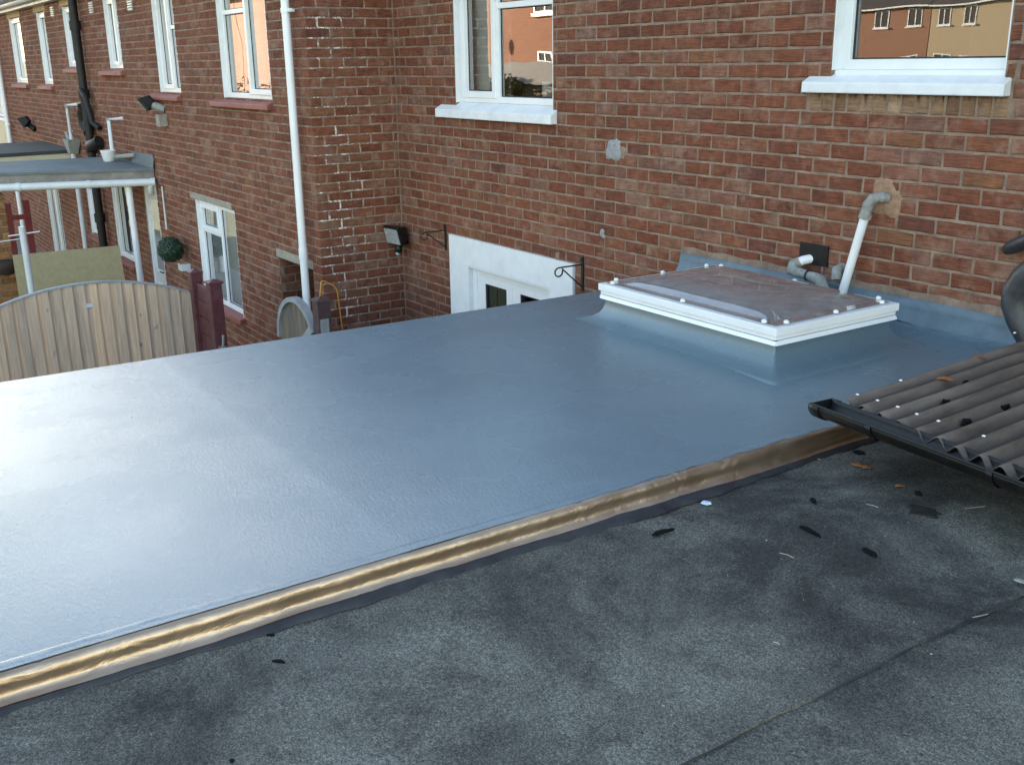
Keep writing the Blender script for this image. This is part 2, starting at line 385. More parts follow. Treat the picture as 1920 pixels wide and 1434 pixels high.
def grp_material():
    m_, ns, ls, p = nodes_of('grey_grp_topcoat')
    v = pos(ns, ls)
    n1 = noise(ns, ls, v, 1.3, 5, .6)
    r = ramp(ns, [(.3, (.118,.172,.207)), (.55, (.136,.197,.234)), (.75, (.149,.213,.251))]); ls.new(n1, r.inputs[0])
    n2 = noise(ns, ls, v, 3.0, 3, .5)
    col = r.outputs[0]
    fine = noise(ns, ls, v, 320, 2, .6)
    fr = ramp(ns, [(.3, (.80,)*3), (.7, (1.18,)*3)]); ls.new(fine, fr.inputs[0])
    col = mixc(ns, ls, .8, col, fr.outputs[0], 'MULTIPLY')
    ls.new(col, p.inputs['Base Color'])
    rr = ramp(ns, [(.3, (.235,)*3), (.7, (.31,)*3)]); ls.new(n2, rr.inputs[0]); ls.new(rr.outputs[0], p.inputs['Roughness'])
    p.inputs['Specular IOR Level'].default_value = .62
    # chopped-strand texture, brushed ripples, gentle dips in the boards
    st = noise(ns, ls, pos(ns, ls, (45, 110, 40), (0,0,.5)), 1.0, 4, .62, .4)
    b1 = bump(ns, ls, noise(ns, ls, v, 2.2, 2), None, .10, .02)
    b2 = bump(ns, ls, st, None, .26, .004, b1)
    bump(ns, ls, fine, p, .3, .0015, b2)
    return m_
M_GRP = grp_material()

def bronze_material():
    m_, ns, ls, p = nodes_of('bronze_flashing_foil')
    v = pos(ns, ls)
    n1 = noise(ns, ls, v, 7, 5, .6)
    r = ramp(ns, [(.3, (.43,.30,.205)), (.7, (.56,.41,.295))]); ls.new(n1, r.inputs[0]); ls.new(r.outputs[0], p.inputs['Base Color'])
    p.inputs['Metallic'].default_value = .95; p.inputs['Roughness'].default_value = .38
    cr = noise(ns, ls, pos(ns, ls, (14, 9, 16), (0,.5,0)), 1.0, 4, .5, .8)
    b1 = bump(ns, ls, cr, None, .42, .013)
    bump(ns, ls, noise(ns, ls, v, 60, 3), p, .12, .003, b1)
    return m_
M_BRONZE = bronze_material()

def felt_material():
    m_, ns, ls, p = nodes_of('mineral_roof_felt')
    v = pos(ns, ls)
    gr = noise(ns, ls, v, 230, 2, .8)
    g2 = noise(ns, ls, v, 100, 3, .7)
    base = ramp(ns, [(.34, (.025,.024,.0215)), (.49, (.108,.104,.090)), (.62, (.255,.243,.206)), (.75, (.47,.445,.375))])
    mixv = mth(ns, ls, 'ADD', mth(ns, ls, 'MULTIPLY', gr, .65), mth(ns, ls, 'MULTIPLY', g2, .35)); ls.new(mixv, base.inputs[0])
    st = noise(ns, ls, v, 1.5, 7, .68, .5)
    sr = ramp(ns, [(.37, (.26,.25,.27)), (.50, (.74,.73,.74)), (.61, (1.16,1.17,1.15))]); ls.new(st, sr.inputs[0])
    col = mixc(ns, ls, .92, base.outputs[0], sr.outputs[0], 'MULTIPLY')
    s3 = noise(ns, ls, v, 5.5, 6, .7)
    r3 = ramp(ns, [(.50, (1,1,1)), (.72, (.45,.42,.42))]); ls.new(s3, r3.inputs[0])
    col = mixc(ns, ls, .8, col, r3.outputs[0], 'MULTIPLY')
    # pale scuffs
    sc = noise(ns, ls, pos(ns, ls, (60, 14, 30), (0,0,.5)), 1.0, 3, .6, 1.0)
    scr = ramp(ns, [(.735, (0,0,0)), (.80, (1,1,1))]); ls.new(sc, scr.inputs[0])
    col = mixc(ns, ls, mth(ns, ls, 'MULTIPLY', scr.outputs[0], .35), col, (.26,.28,.29))
    ls.new(col, p.inputs['Base Color']); p.inputs['Roughness'].default_value = .88; p.inputs['Specular IOR Level'].default_value = .3
    b1 = bump(ns, ls, st, None, .3, .03)
    bump(ns, ls, mixv, p, .7, .004, b1)
    return m_
M_FELT = felt_material()

def corr_material():
    m_, ns, ls, p = nodes_of('dirty_corrugated_plastic')
    v = pos(ns, ls)
    n1 = noise(ns, ls, pos(ns, ls, (9, 2.2, 9)), 1.0, 6, .65)
    r = ramp(ns, [(.3, (.066,.050,.040)), (.5, (.138,.107,.086)), (.72, (.215,.172,.140))]); ls.new(n1, r.inputs[0])
    n2 = noise(ns, ls, v, 3.0, 6, .7)
    r2 = ramp(ns, [(.5, (1,1,1)), (.75, (.6,.56,.56))]); ls.new(n2, r2.inputs[0])
    col = mixc(ns, ls, .8, r.outputs[0], r2.outputs[0], 'MULTIPLY')
    sp = N(ns, 'ShaderNodeSeparateXYZ'); ge = N(ns, 'ShaderNodeNewGeometry'); ls.new(ge.outputs['Position'], sp.inputs[0])
    ph_ = mth(ns, ls, 'COSINE', mth(ns, ls, 'MULTIPLY', mth(ns, ls, 'SUBTRACT', sp.outputs[0], 6.492), 2*math.pi/.0885))
    silt = mth(ns, ls, 'MULTIPLY', mth(ns, ls, 'SUBTRACT', mth(ns, ls, 'MULTIPLY', n1, 1.1), mth(ns, ls, 'ADD', mth(ns, ls, 'MULTIPLY', ph_, .55), .75)), 2.2, True)
    col = mixc(ns, ls, mth(ns, ls, 'MULTIPLY', silt, .8), col, (.035,.030,.024))
    ls.new(col, p.inputs['Base Color']); p.inputs['Roughness'].default_value = .6; p.inputs['Specular IOR Level'].default_value = .3
    bump(ns, ls, noise(ns, ls, v, 90, 4, .65), p, .3, .003)
    return m_
M_CORR = corr_material()

def brickwall_far(name, c1, c2, mort):
    m_, ns, ls, p = nodes_of(name)
    bt = N(ns, 'ShaderNodeTexBrick'); tc = N(ns, 'ShaderNodeTexCoord'); mp = N(ns, 'ShaderNodeMapping')
    mp.inputs['Rotation'].default_value = (math.pi/2, 0, 0)
    ls.new(tc.outputs['Object'], mp.inputs['Vector']); ls.new(mp.outputs[0], bt.inputs['Vector'])
    bt.inputs['Scale'].default_value = 1.0; bt.inputs['Brick Width'].default_value = .2286; bt.inputs['Row Height'].default_value = .0828
    bt.inputs['Mortar Size'].default_value = .006
    bt.inputs['Color1'].default_value = (*c1, 1); bt.inputs['Color2'].default_value = (*c2, 1); bt.inputs['Mortar'].default_value = (*mort, 1)
    ls.new(bt.outputs[0], p.inputs['Base Color']); p.inputs['Roughness'].default_value = .9
    return m_
M_FARBRICK2 = brickwall_far('far_red_brick', (.32,.145,.082), (.25,.11,.062), (.36,.27,.20))
M_FARBRICK = brickwall_far('far_orange_brick', (.34,.13,.06), (.26,.092,.042), (.38,.28,.20))

def ground_material():
    m_, ns, ls, p = nodes_of('yard_and_grass')
    v = pos(ns, ls)
    n = noise(ns, ls, v, .35, 6, .6)
    r = ramp(ns, [(.35, (.045,.062,.022)), (.55, (.07,.085,.03)), (.75, (.12,.11,.06))]); ls.new(n, r.inputs[0])
    ls.new(r.outputs[0], p.inputs['Base Color']); p.inputs['Roughness'].default_value = .95
    bump(ns, ls, noise(ns, ls, v, 30, 4), p, .5, .03)
    return m_
M_GROUND = ground_material()

# ------------------------------------------------------------------ ground (one sheet to the horizon, rising behind the gardens)
def hill(x, y):
    return -3.9 + 2.0*max(0.0, min(1.0, (-y-26)/34.0)) + max(0.0, (math.hypot(x, y)-150)*.01)
mb = MB(); NX = 48
ax = [-600 + 1200*i/NX for i in range(NX+1)]
ax = [math.copysign(abs(a/600)**1.8*600, a) for a in ax]
vs_ = [(x, y, hill(x, y)) for y in ax for x in ax]
fs = [(j*(NX+1)+i, j*(NX+1)+i+1, (j+1)*(NX+1)+i+1, (j+1)*(NX+1)+i) for j in range(NX) for i in range(NX)]
mb.add(vs_, fs, True)
tag(mb.build('ground', M_GROUND), None, None, kind='structure')
mb = MB(); mb.box(-16, 3.85, -3.2, -.05, -3.98, -3.885)
tag(mb.build('yard_paving', M_COBBLE), None, None, kind='structure')

# ------------------------------------------------------------------ bricks
BW, BH, JT = .2286, .082803, .0125
def brick_mesh_data(L, H, D=.102, jit=.0032, rng=RND):
    """8-point outline, bevelled front, open back"""
    hx, hz = L/2, H/2
    o = [(-hx,-hz),(-hx/3,-hz),(hx/3,-hz),(hx,-hz),(hx,hz),(hx/3,hz),(-hx/3,hz),(-hx,hz)]
    o = [(x + rng.uniform(-jit, jit), z + rng.uniform(-jit, jit)*.8) for x, z in o]
    bv = min(.0075, H*.13)
    i_ = [(x - math.copysign(bv*rng.uniform(.5, 1.4), x) if abs(x) > hx*.6 else x, z - math.copysign(bv*rng.uniform(.4, 1.2), z)) for x, z in o]
    dep = rng.uniform(-.0015, .0015)
    V = [(x, dep + rng.uniform(-.0007, .0007), z) for x, z in i_] + [(x, .006, z) for x, z in o] + [(x, D, z) for x, z in o]
    F = [(0,1,6,7),(1,2,5,6),(2,3,4,5)]
    for k in range(8):
        n = (k+1) % 8
        F += [(8+k, 8+n, n, k), (16+k, 16+n, 8+n, 8+k)]
    return V, F
VARIANTS = []
for k in range(12):
    me = bpy.data.meshes.new('brick'); V, F = brick_mesh_data(BW-JT, BH-JT)
    me.from_pydata(V, [], F); me.materials.append(M_BRICK_O); me.update(); VARIANTS.append((me, V, F))
def joined_bricks(name, items, parent, material):
    """items: list of (verts, faces, rnd) in world metres"""
    V = []; F = []; A = []
    for v, f, r in items:
        b = len(V); V += v; F += [tuple(b+i for i in q) for q in f]; A += [r]*len(f)
    o0 = Vector(parent['_o'])
    me = bpy.data.meshes.new(name); me.from_pydata([(x-o0.x, y-o0.y, z-o0.z) for x, y, z in V], [], F)
    at = me.attributes.new('rnd', 'FLOAT', 'FACE'); at.data.foreach_set('value', A)
    me.materials.append(material); me.update()
    ob = bpy.data.objects.new(name, me); COL.objects.link(ob); ob.parent = parent; ob['_o'] = tuple(o0); ob['kind'] = 'stuff'
    return ob
def clip_rects(rects, holes):
    out = []
    for (a, b, c, d) in rects:
        todo = [(a, b, c, d)]
        for (ha, hb, hc, hd) in holes:
            nx = []
            for (p, q, r, s) in todo:
                if q <= ha or p >= hb or s <= hc or r >= hd: nx.append((p, q, r, s)); continue
                if p < ha: nx.append((p, ha, r, s))
                if q > hb: nx.append((hb, q, r, s))
                lo, hi = max(p, ha), min(q, hb)
                if r < hc: nx.append((lo, hi, r, hc))
                if s > hd: nx.append((lo, hi, hd, s))
            todo = nx
        out += [t for t in todo if t[1]-t[0] > .018 and t[3]-t[2] > .016]
    return out
def visible(p):
    x, y, zc = project((p[0], p[1], p[2]+ZO))
    if zc <= 0 or x < 4 or x > 1916 or y < 4: return 0
    if y > 717 - .151*x - 4 and x < 1130: return 0
    if x >= 1130 and y > 545 + (x-1130)*.09: return 0
    return 1/zc**2
def lay_bricks(parent, specs, limit=296):
    """specs: (F, rot, rects). The largest in view become single bricks, the rest one joined part"""
    allb = []
    for F, rot, rects in specs:
        for (a, b, c, d) in rects:
            cu, cz = (a+b)/2, (c+d)/2
            cen = F(cu, cz, 0)
            tl = F(a, cz, 0); tr_ = F(b, cz, 0)
            p0 = project((tl[0], tl[1], tl[2]+ZO)); p1 = project((tr_[0], tr_[1], tr_[2]+ZO))
            size = math.hypot(p0[0]-p1[0], p0[1]-p1[1]) if p0[2] > 0 and p1[2] > 0 else 0
            allb.append((size if visible(cen) else 0, F, rot, a, b, c, d, cen))
    allb.sort(key=lambda t: -t[0])
    o0 = Vector(parent['_o']); joined = []
    n = 0
    for (size, F, rot, a, b, c, d, cen) in allb:
        full = abs((b-a)-(BW-JT)) < .004 and abs((d-c)-(BH-JT)) < .003
        if n < limit and size >= 10:
            n += 1
            if full: me = VARIANTS[RND.randrange(12)][0]
            else:
                me = bpy.data.meshes.new('brick'); V, Fc = brick_mesh_data(b-a, d-c); me.from_pydata(V, [], Fc); me.materials.append(M_BRICK_O); me.update()
            ob = bpy.data.objects.new('brick', me); COL.objects.link(ob); ob.parent = parent
            ob.location = Vector(cen) - o0
            ob.rotation_euler = (RND.uniform(-.004, .004), RND.uniform(-.008, .008), rot)
        else:
            if full: _, V, Fc = VARIANTS[RND.randrange(12)]
            else: V, Fc = brick_mesh_data(b-a, d-c)
            jz = RND.uniform(-.0015, .0015); rr = RND.random()
            W = []
            for (x, y, z) in V:
                p = F(cen_u(F, cen)+x, (c+d)/2+z+jz, -y); W.append(p)
            joined.append((W, Fc, rr))
    if joined: joined_bricks('brickwork', joined, parent, M_BRICK_S)
def cen_u(F, cen): return cen[1] if F is FR else cen[0]
def course_rects(u_lo, u_hi, k0, k1, joint_phase, half_rows):
    """stretcher bond between u_lo and u_hi; course k lies between -k*BH and -(k+1)*BH"""
    R_ = []
    for k in range(k0, k1):
        z1 = -k*BH - JT/2; z0 = -(k+1)*BH + JT/2
        ph = joint_phase + (BW/2 if (k % 2 == half_rows) else 0)
        n0 = math.floor((u_lo-ph)/BW)
        u = ph + n0*BW
        while u < u_hi:
            j1 = RND.uniform(-.0025, .0025)
            a, b = max(u, u_lo)+JT/2+j1*0, min(u+BW, u_hi)-JT/2
            if b-a > .02: R_.append((a, b, z0, z1))
            u += BW
    return R_
def wall_slab(F, u0, u1, z0, z1, holes, d0, d1):
    """backing with openings, cut into boxes"""
    mb = MB(); us = sorted({u0, u1} | {x for h in holes for x in h[:2] if u0 < x < u1})
    for a, b in zip(us[:-1], us[1:]):
        c = (a+b)/2
        hs = sorted([(max(h[2], z0), min(h[3], z1)) for h in holes if h[0] < c < h[1]])
        z = z0
        for lo, hi in hs:
            if lo > z: mb.pbox(F, a, b, z, lo, d0, d1)
            z = max(z, hi)
        if z < z1: mb.pbox(F, a, b, z, z1, d0, d1)
    return mb

def lower(hs): return [(a, b, c-.04 if c > -3.5 else c, d) for a, b, c, d in hs]
# ------------------------------------------------------------------ windows
def room(F, u0, u1, z0, z1, parent, depth=1.6, d=-.13, mat=None):
    mb = MB(); e = .35
    a, b, c, g = u0-e, u1+e, z0-.5, z1+.25
    P = lambda u, z, q: F(u, z, q)
    q0, q1 = d-.14, d-depth
    mb.add([P(a,c,q0),P(b,c,q0),P(b,c,q1),P(a,c,q1)], [(0,1,2,3)])
    mb.add([P(a,g,q0),P(b,g,q0),P(b,g,q1),P(a,g,q1)], [(0,1,2,3)])
    mb.add([P(a,c,q0),P(a,g,q0),P(a,g,q1),P(a,c,q1)], [(0,1,2,3)])
    mb.add([P(b,c,q0),P(b,g,q0),P(b,g,q1),P(b,c,q1)], [(0,1,2,3)])
    mb.add([P(a,c,q1),P(b,c,q1),P(b,g,q1),P(a,g,q1)], [(0,1,2,3)])
    return mb.build('room', mat or M_ROOM, parent)
def curtain(F, u0, u1, z0, z1, d, parent, mat, waves=5, amp=.02):
    mb = MB(); n = waves*8
    for i in range(n):
        a = u0+(u1-u0)*i/n; b = u0+(u1-u0)*(i+1)/n
        fa = d+amp*math.sin(i/8*2*math.pi); fb = d+amp*math.sin((i+1)/8*2*math.pi)
        mb.add([F(a,z0,fa),F(b,z0,fb),F(b,z1,fb),F(a,z1,fa)], [(0,1,2,3)], True)
    return mb.build('curtain', mat, parent)
def window(house, F, u0, u1, z0, z1, lights, d=-.035, frame_mat=None, rm=None, sill=None, gap=.052, opener=()):
    """lights: list of (u0,u1,z0,z1) glazed openings in fractions of the inner frame"""
    fm = frame_mat or M_UPVC
    wdw = part('window', house)
    mb = MB(); mb.ring(F, u0, u1, z0, z1, gap, d-.06, d)
    iu0, iu1, iz0, iz1 = u0+gap, u1-gap, z0+gap, z1-gap
    cells = []
    for k, (a, b, c, g) in enumerate(lights):
        A, B_ = iu0+(iu1-iu0)*a, iu0+(iu1-iu0)*b; C_, G = iz0+(iz1-iz0)*c, iz0+(iz1-iz0)*g
        hb = .022
        if a > 0: A += hb
        if b < 1: B_ -= hb
        if c > 0: C_ += hb
        if g < 1: G -= hb
        cells.append((A, B_, C_, G, k in opener))
    # mullions and transoms fill what the lights leave
    us = sorted({c[0] for c in cells} | {c[1] for c in cells}); zs = sorted({c[2] for c in cells} | {c[3] for c in cells})
    for a, b in zip(us[:-1], us[1:]):
        for c, g in zip(zs[:-1], zs[1:]):
            mu, mz = (a+b)/2, (c+g)/2
            if not any(q[0] < mu < q[1] and q[2] < mz < q[3] for q in cells): mb.pbox(F, a, b, c, g, d-.055, d-.003)
    mb.build('frame', fm, wdw, bevel=.004)
    for (A, B_, C_, G, op) in cells:
        if op:
            s = MB(); s.ring(F, A-.012, B_+.012, C_-.012, G+.012, .052, d-.04, d+.016); s.build('sash', fm, wdw, bevel=.005)
            A += .04; B_ -= .04; C_ += .04; G -= .04
        s = MB(); s.ring(F, A-.001, B_+.001, C_-.001, G+.001, .009, d-.036, d-.0245); s.build('gasket', M_GASKET, wdw)
        s = MB(); s.add([F(A,C_,d-.028),F(B_,C_,d-.028),F(B_,G,d-.028),F(A,G,d-.028)], [(0,1,2,3)]); s.build('pane', M_GLASS, wdw, recalc=False)
    room(F, u0, u1, z0, z1, wdw, d=d-.06, mat=rm)
    for ua, ub in ((u0-.001, u0+.006), (u1-.006, u1+.001)):
        lin = MB(); lin.pbox(F, ua, ub, z0, z1, d-.05, -.004); lin.build('reveal_lining', M_RENDER, wdw)
    if sill:
        sa, sb, sz0, sz1, out, mat = sill
        s = MB()
        P = [F(a, z, q) for a in (sa, sb) for (z, q) in ((sz0, out), (sz1-.016, out), (z0+.003, d+.004), (sz0, d+.002))]
        s.add(P, [(0,1,2,3),(7,6,5,4),(0,4,5,1),(1,5,6,2),(2,6,7,3),(3,7,4,0)])
        s.build('sill', mat, wdw, bevel=.006)
    return wdw

# ================================================================== the near house (main wall)
HA = thing('terraced_house', 'red-brown brick house wall with two white windows, rising behind the skylight', 'house', (3.5, .1, -3.9))
holesA = [(1.06,2.44,-.672,.62), (4.97,5.965,-.425,.62), (1.21,2.42,-3.9,-1.97)]
w_ = wall_slab(FA, -.02, 11.0, -3.95, .80, holesA, -.26, -.0055); wallA = w_.build('wall', M_MORTAR, HA)
rects = course_rects(0.0, 10.9, -9, 47, 14.8787*BW, 0)
brickholesA = [(1.055,2.445,-.66,.625), (.80,2.49,-.745,-.64), (4.965,5.97,-.41,.625), (4.815,6.01,-.5796,-.40), (.90,2.71,-3.9,-1.742)]
rects = clip_rects(rects, [(a-.004, b+.004, c, d) for a, b, c, d in brickholesA])
lay_bricks(wallA, [(FA, 0.0, rects)])
# soldier course under the right-hand window
for k in range(14):
    u = 4.833 + k*.0838
    me = bpy.data.meshes.new('brick'); V, Fc = brick_mesh_data(.071, .092, jit=.003); me.from_pydata(V, [], Fc); me.materials.append(M_SOLD); me.update()
    ob = bpy.data.objects.new('brick', me); COL.objects.link(ob); ob.parent = wallA; ob.location = Vector((u+.042, 0.0, -.531)) - Vector(wallA['_o'])
    ob.rotation_euler = (0, RND.uniform(-.02, .02), 0)
W1 = window(HA, FA, 1.06, 2.44, -.62, .62, [(0,.40,0,1),(.40,1,0,.60),(.40,1,.60,1)], opener=(0,), d=-.055, sill=(.80,2.487,-.745,-.662,.055,M_SILLW))
curtain(FA, 1.36, 1.66, -.6, .6, -.16, W1, M_CURT, 4, .02)
curtain(FA, 1.04, 1.36, -.6, .6, -.18, W1, M_BLIND, 1, .003)
W2 = window(HA, FA, 4.97, 5.965, -.365, .62, [(0,1,0,1)], d=-.075, gap=.052, sill=(4.815,6.0,-.482,-.412,.05,M_SILLW))
s = MB(); s.pbox(FA, 4.972, 5.963, -.408, -.3655, -.10, -.020); s.build('cill_board', M_UPVC, W2, bevel=.008)
# a jar on the inner sill of the left window
s = MB(); s.lathe([(.0,0),(.05,0),(.055,.03),(.055,.11),(.05,.12),(.0,.12)], (2.12,.20,-.57), 14); s.build('jar', M_BLINDW, W1)
# white rendered door surround, frame and double door
DS = part('door', HA)
mb = MB(); mb.ring(FA, .90, 2.71, -3.9, -1.742, (.318,.298,.002,.232), -.05, .016); mb.build('surround', M_RENDER, DS, bevel=.006)
mb = MB(); mb.ring(FA, 1.213, 2.417, -3.89, -1.973, (.075,.075,.05,.07), -.10, -.028)
mb.build('frame', M_UPVC, DS, bevel=.004)
mb = MB(); mb.pbox(FA, 1.20, 2.43, -1.995, -1.962, -.04, .008); mb.build('drip_bar', M_UPVC, DS, bevel=.003)
for a, b in ((1.287,1.815),(1.817,2.343)):
    mb = MB(); mb.ring(FA, a, b, -3.85, -2.042, (.112,.085,.25,.068), -.085, -.036); mb.build('door_leaf', M_UPVC, DS, bevel=.005)
    mb = MB(); mb.ring(FA, a+.110, b-.083, -3.602, -2.108, .011, -.075, -.045); mb.build('gasket', M_GASKET, DS)
    mb = MB(); mb.add([FA(a+.11,-3.6,-.062),FA(b-.083,-3.6,-.062),FA(b-.083,-2.105,-.062),FA(a+.11,-2.105,-.062)], [(0,1,2,3)]); mb.build('pane', M_GLASS, DS, recalc=False)
room(FA, 1.3, 2.3, -3.8, -2.1, DS, d=-.1, mat=M_ROOMD)
# cement patch, plugged hole
def blob(name, F, u, z, ru, rz, h, mat, parent, n=28, seed=1):
    rg = random.Random(seed); mb = MB(); pts = []
    ph = [rg.uniform(0, 6.28) for _ in range(4)]
    V = [F(u, z, h)]; Fc = []
    for ring_, (s_, hh) in enumerate(((.45, h*.95), (.8, h*.8), (1.0, -.008))):
        for j in range(n):
            a = 2*math.pi*j/n
            q = 1 + .10*math.sin(2*a+ph[0]) + .09*math.sin(3*a+ph[1]) + .06*math.sin(5*a+ph[2]) + .04*math.sin(9*a+ph[3])
            sq = min(1/max(abs(math.cos(a)), 1e-3), 1/max(abs(math.sin(a)), 1e-3)); q *= 1+.45*(sq-1)
            V.append(F(u+ru*s_*q*math.cos(a), z+rz*s_*q*math.sin(a), hh+rg.uniform(-.002, .002)))
    for j in range(n):
        Fc.append((0, 1+j, 1+(j+1) % n))
        for r_ in range(2): Fc.append((1+r_*n+j, 1+(r_+1)*n+j, 1+(r_+1)*n+(j+1) % n, 1+r_*n+(j+1) % n))
    mb.add(V, Fc, True)
    return mb.build(name, mat, parent)
blob('cement_patch', FA, 3.155, -.892, .085, .082, .009, M_CEMENT, wallA, seed=3)
blob('cement_patch', FA, 3.245, -.90, .035, .05, .006, M_MORTAR, wallA, seed=8)
blob('cement_patch', FA, 3.042, -1.475, .026, .034, .012, M_CEMENT, wallA, seed=5)
blob('cement_patch', FA, 2.50, -1.715, .03, .035, .005, M_MORTAR, wallA, seed=6)
blob('cement_patch', FA, 5.385, -1.005, .095, .105, .008, M_CEMENTB, wallA, seed=9)
# mortar fillet above the flashing
mb = MB()
xs = [3.88+i*.09 for i in range(30)]
for i in range(len(xs)-1):
    a, b = xs[i], xs[i+1]
    ha = -1.452+RND.uniform(-.006, .006); hb = ha
    mb.add([FA(a,-1.505,.010),FA(b,-1.505,.010),FA(b,-1.455+.006*math.sin(b*21),.002),FA(a,-1.455+.006*math.sin(a*21),.002)], [(0,1,2,3)], True)
mb.build('mortar_fillet', M_MORTAR, wallA)
# roof above the wall (its eaves stand over the top of the picture)
def pitched(parent, x0, x1, yf, yb, ze, rise, mat=None):
    ym = (yf+yb)/2; t = .07
    mb = MB()
    for (ya, yb_) in ((yf, ym), (yb, ym)):
        mb.add([(x0,ya,ze),(x1,ya,ze),(x1,yb_,ze+rise),(x0,yb_,ze+rise),(x0,ya,ze+t),(x1,ya,ze+t),(x1,yb_,ze+rise+t),(x0,yb_,ze+rise+t)],
               [(0,1,2,3),(7,6,5,4),(0,4,5,1),(1,5,6,2),(2,6,7,3),(3,7,4,0)])
    mb.build('roof', mat or M_SLATE, parent)
    mb = MB()
    for x in (x0+.02, x1-.12):
        mb.prism([(yf+.2, ze-.0), (yb-.2, ze-.0), (ym, ze+rise-.02)], x, x+.10, 'x')
    mb.build('gable', M_FARBRICK, parent)
pitched(HA, .02, 11.0, -.32, 7.4, .86, 2.5)
mb = MB(); mb.box(0.3, 11, 7.0, 7.2, -3.95, .8); mb.box(10.8, 11, .3, 7, -3.95, .8); mb.build('rear_wall', M_FARBRICK, HA)

# ================================================================== the neighbour's house (projects forward) and the next ones
HB = thing('terraced_house', 'brick house with white downpipe at its corner and a passage under a concrete lintel', 'house', (-3.5, -.7, -3.9))
winC = dict(C1=(-2.24,-.90,-.62,.60), C2=(-4.52,-3.70,-.60,.60), C3=(-6.80,-6.12,-.32,.60))
winG = (-3.58,-2.25,-2.98,-1.80)
alley = (-1.06,-.21,-3.9,-2.13)
doorB = (-5.86,-5.20,-3.9,-1.80)
winG2 = (-7.62,-6.66,-3.05,-1.85)
holesB = [winC['C1'], winC['C2'], winC['C3'], winG, alley, doorB, winG2]
XB = -7.75
w_ = wall_slab(FC, XB, -.0055, -3.95, .72, lower(holesB), -.24, -.0055)
w_.box(-.25, -.0055, -.60, .25, -3.95, .72)
wallB = w_.build('wall', M_MORTAR, HB)
def quoin_rects():
    ret = []; cw = []
    for k in range(-9, 47):
        z1 = -k*BH - JT/2; z0 = -(k+1)*BH + JT/2
        if k % 2 == 0:
            js = [-DC + n*BW for n in range(5)]
            start = -.1143
        else:
            js = [-DC+.1143+n*BW for n in range(5)]
            start = 0.0
        for a, b in zip(js[:-1], js[1:]):
            b = min(b, 0.002)
            a2 = a + (0 if a <= -DC+1e-6 else JT/2)
            if b-JT/2-a2 > .02: ret.append((a2, b-JT/2, z0, z1))
        u = start
        while u > XB:
            a = max(u-BW, XB); b = u
            cw.append((a+JT/2, b-(0 if b == 0.0 else JT/2), z0, z1)); u -= BW
        if k % 2 == 0: cw.append((-.1143+JT/2, 0.0, z0, z1)) if False else None
    return ret, cw
retR, cwR = quoin_rects()
extra = [(-2.55,-.885,-.72,-.65), (-4.97,-3.695,-.695,-.63), (-7.30,-6.055,-.415,-.345), (-3.60,-2.20,-3.04,-2.94), (-3.75,-2.32,-1.80,-1.725), (-1.10,-.20,-2.135,-2.045),
         (-6.95,-6.02,.60,.72), (-4.6,-3.6,.60,.72), (-2.34,-.80,.60,.72), (-7.7,-6.6,-3.12,-3.03), (-5.92,-5.14,-1.80,-1.72)]
cwR = clip_rects(cwR, [(a-.004, b+.004, c-.002, d+.002) for a, b, c, d in holesB + extra])
lay_bricks(wallB, [(FR, math.pi/2, retR), (FC, 0.0, cwR)])
# passage: dark brick side walls behind the opening
mb = MB(); mb.box(-1.30, -1.068, -.60, 3.4, -3.95, -1.9); mb.box(-1.2, -.1, 3.2, 3.4, -3.95, -1.9); mb.box(-.2, -.03, .1, 3.4, -3.95, -1.9); mb.box(-1.2, -.05, -.6, 3.4, -2.05, -1.95)
mb.build('passage_wall', M_MORTAR, HB)
items = []
for k in range(25, 47):
    z1 = -k*BH - JT/2; z0 = -(k+1)*BH + JT/2
    u = -.80 + (0 if k % 2 else -BW/2)
    while u < 3.0:
        a, b = max(u, -.84)+JT/2, u+BW-JT/2
        if b-a > .03:
            V, Fc = brick_mesh_data(b-a, z1-z0)
            items.append(([(-1.052-y, (a+b)/2+x, (z0+z1)/2+z) for x, y, z in V], Fc, RND.random()))
        u += BW
joined_bricks('passage_brickwork', items, wallB, M_BRICK_S)
def lintel(parent, F, a, b, z0, z1, mat, out=.006): 
    mb = MB(); mb.pbox(F, a, b, z0, z1, -.12, out); return mb.build('lintel', mat, parent, bevel=.006)
lintel(HB, FC, -1.10, -.20, -2.13, -2.048, M_CONC, .004)
lintel(HB, FC, -3.75, -2.32, -1.798, -1.728, M_CONC, .004)
lintel(HB, FC, -5.92, -5.14, -1.798, -1.722, M_CONC, .004)
for a, b in ((-6.95,-6.02), (-4.6,-3.6), (-2.34,-.80)): lintel(HB, FC, a, b, .602, .70, M_BUFFL, .004)
B_C1 = window(HB, FC, *winC['C1'], [(0,.5,0,.70),(0,.5,.70,1),(.5,1,0,1)], d=-.05, opener=(2,), sill=(-2.55,-.885,-.712,-.648,.06,M_REDSILL))
curtain(FC, -2.2, -1.95, -.6, .6, -.2, B_C1, M_CURT, 3)
B_C2 = window(HB, FC, *winC['C2'], [(0,.56,0,1),(.56,1,0,.62),(.56,1,.62,1)], d=-.05, opener=(0,), sill=(-4.97,-3.695,-.690,-.63,.06,M_REDSILL))
B_C3 = window(HB, FC, *winC['C3'], [(0,.58,0,1),(.58,1,0,.6),(.58,1,.6,1)], d=-.05, opener=(0,), sill=(-7.30,-6.055,-.412,-.345,.06,M_REDSILL))
B_G = window(HB, FC, *winG, [(0,.52,0,.72),(0,.52,.72,1),(.52,1,0,1)], d=-.05, opener=(1,), sill=(-3.60,-2.20,-3.045,-2.975,.06,M_REDSILL))
curtain(FC, -3.5, -2.3, -2.95, -1.85, -.14, B_G, M_NET, 12, .012)
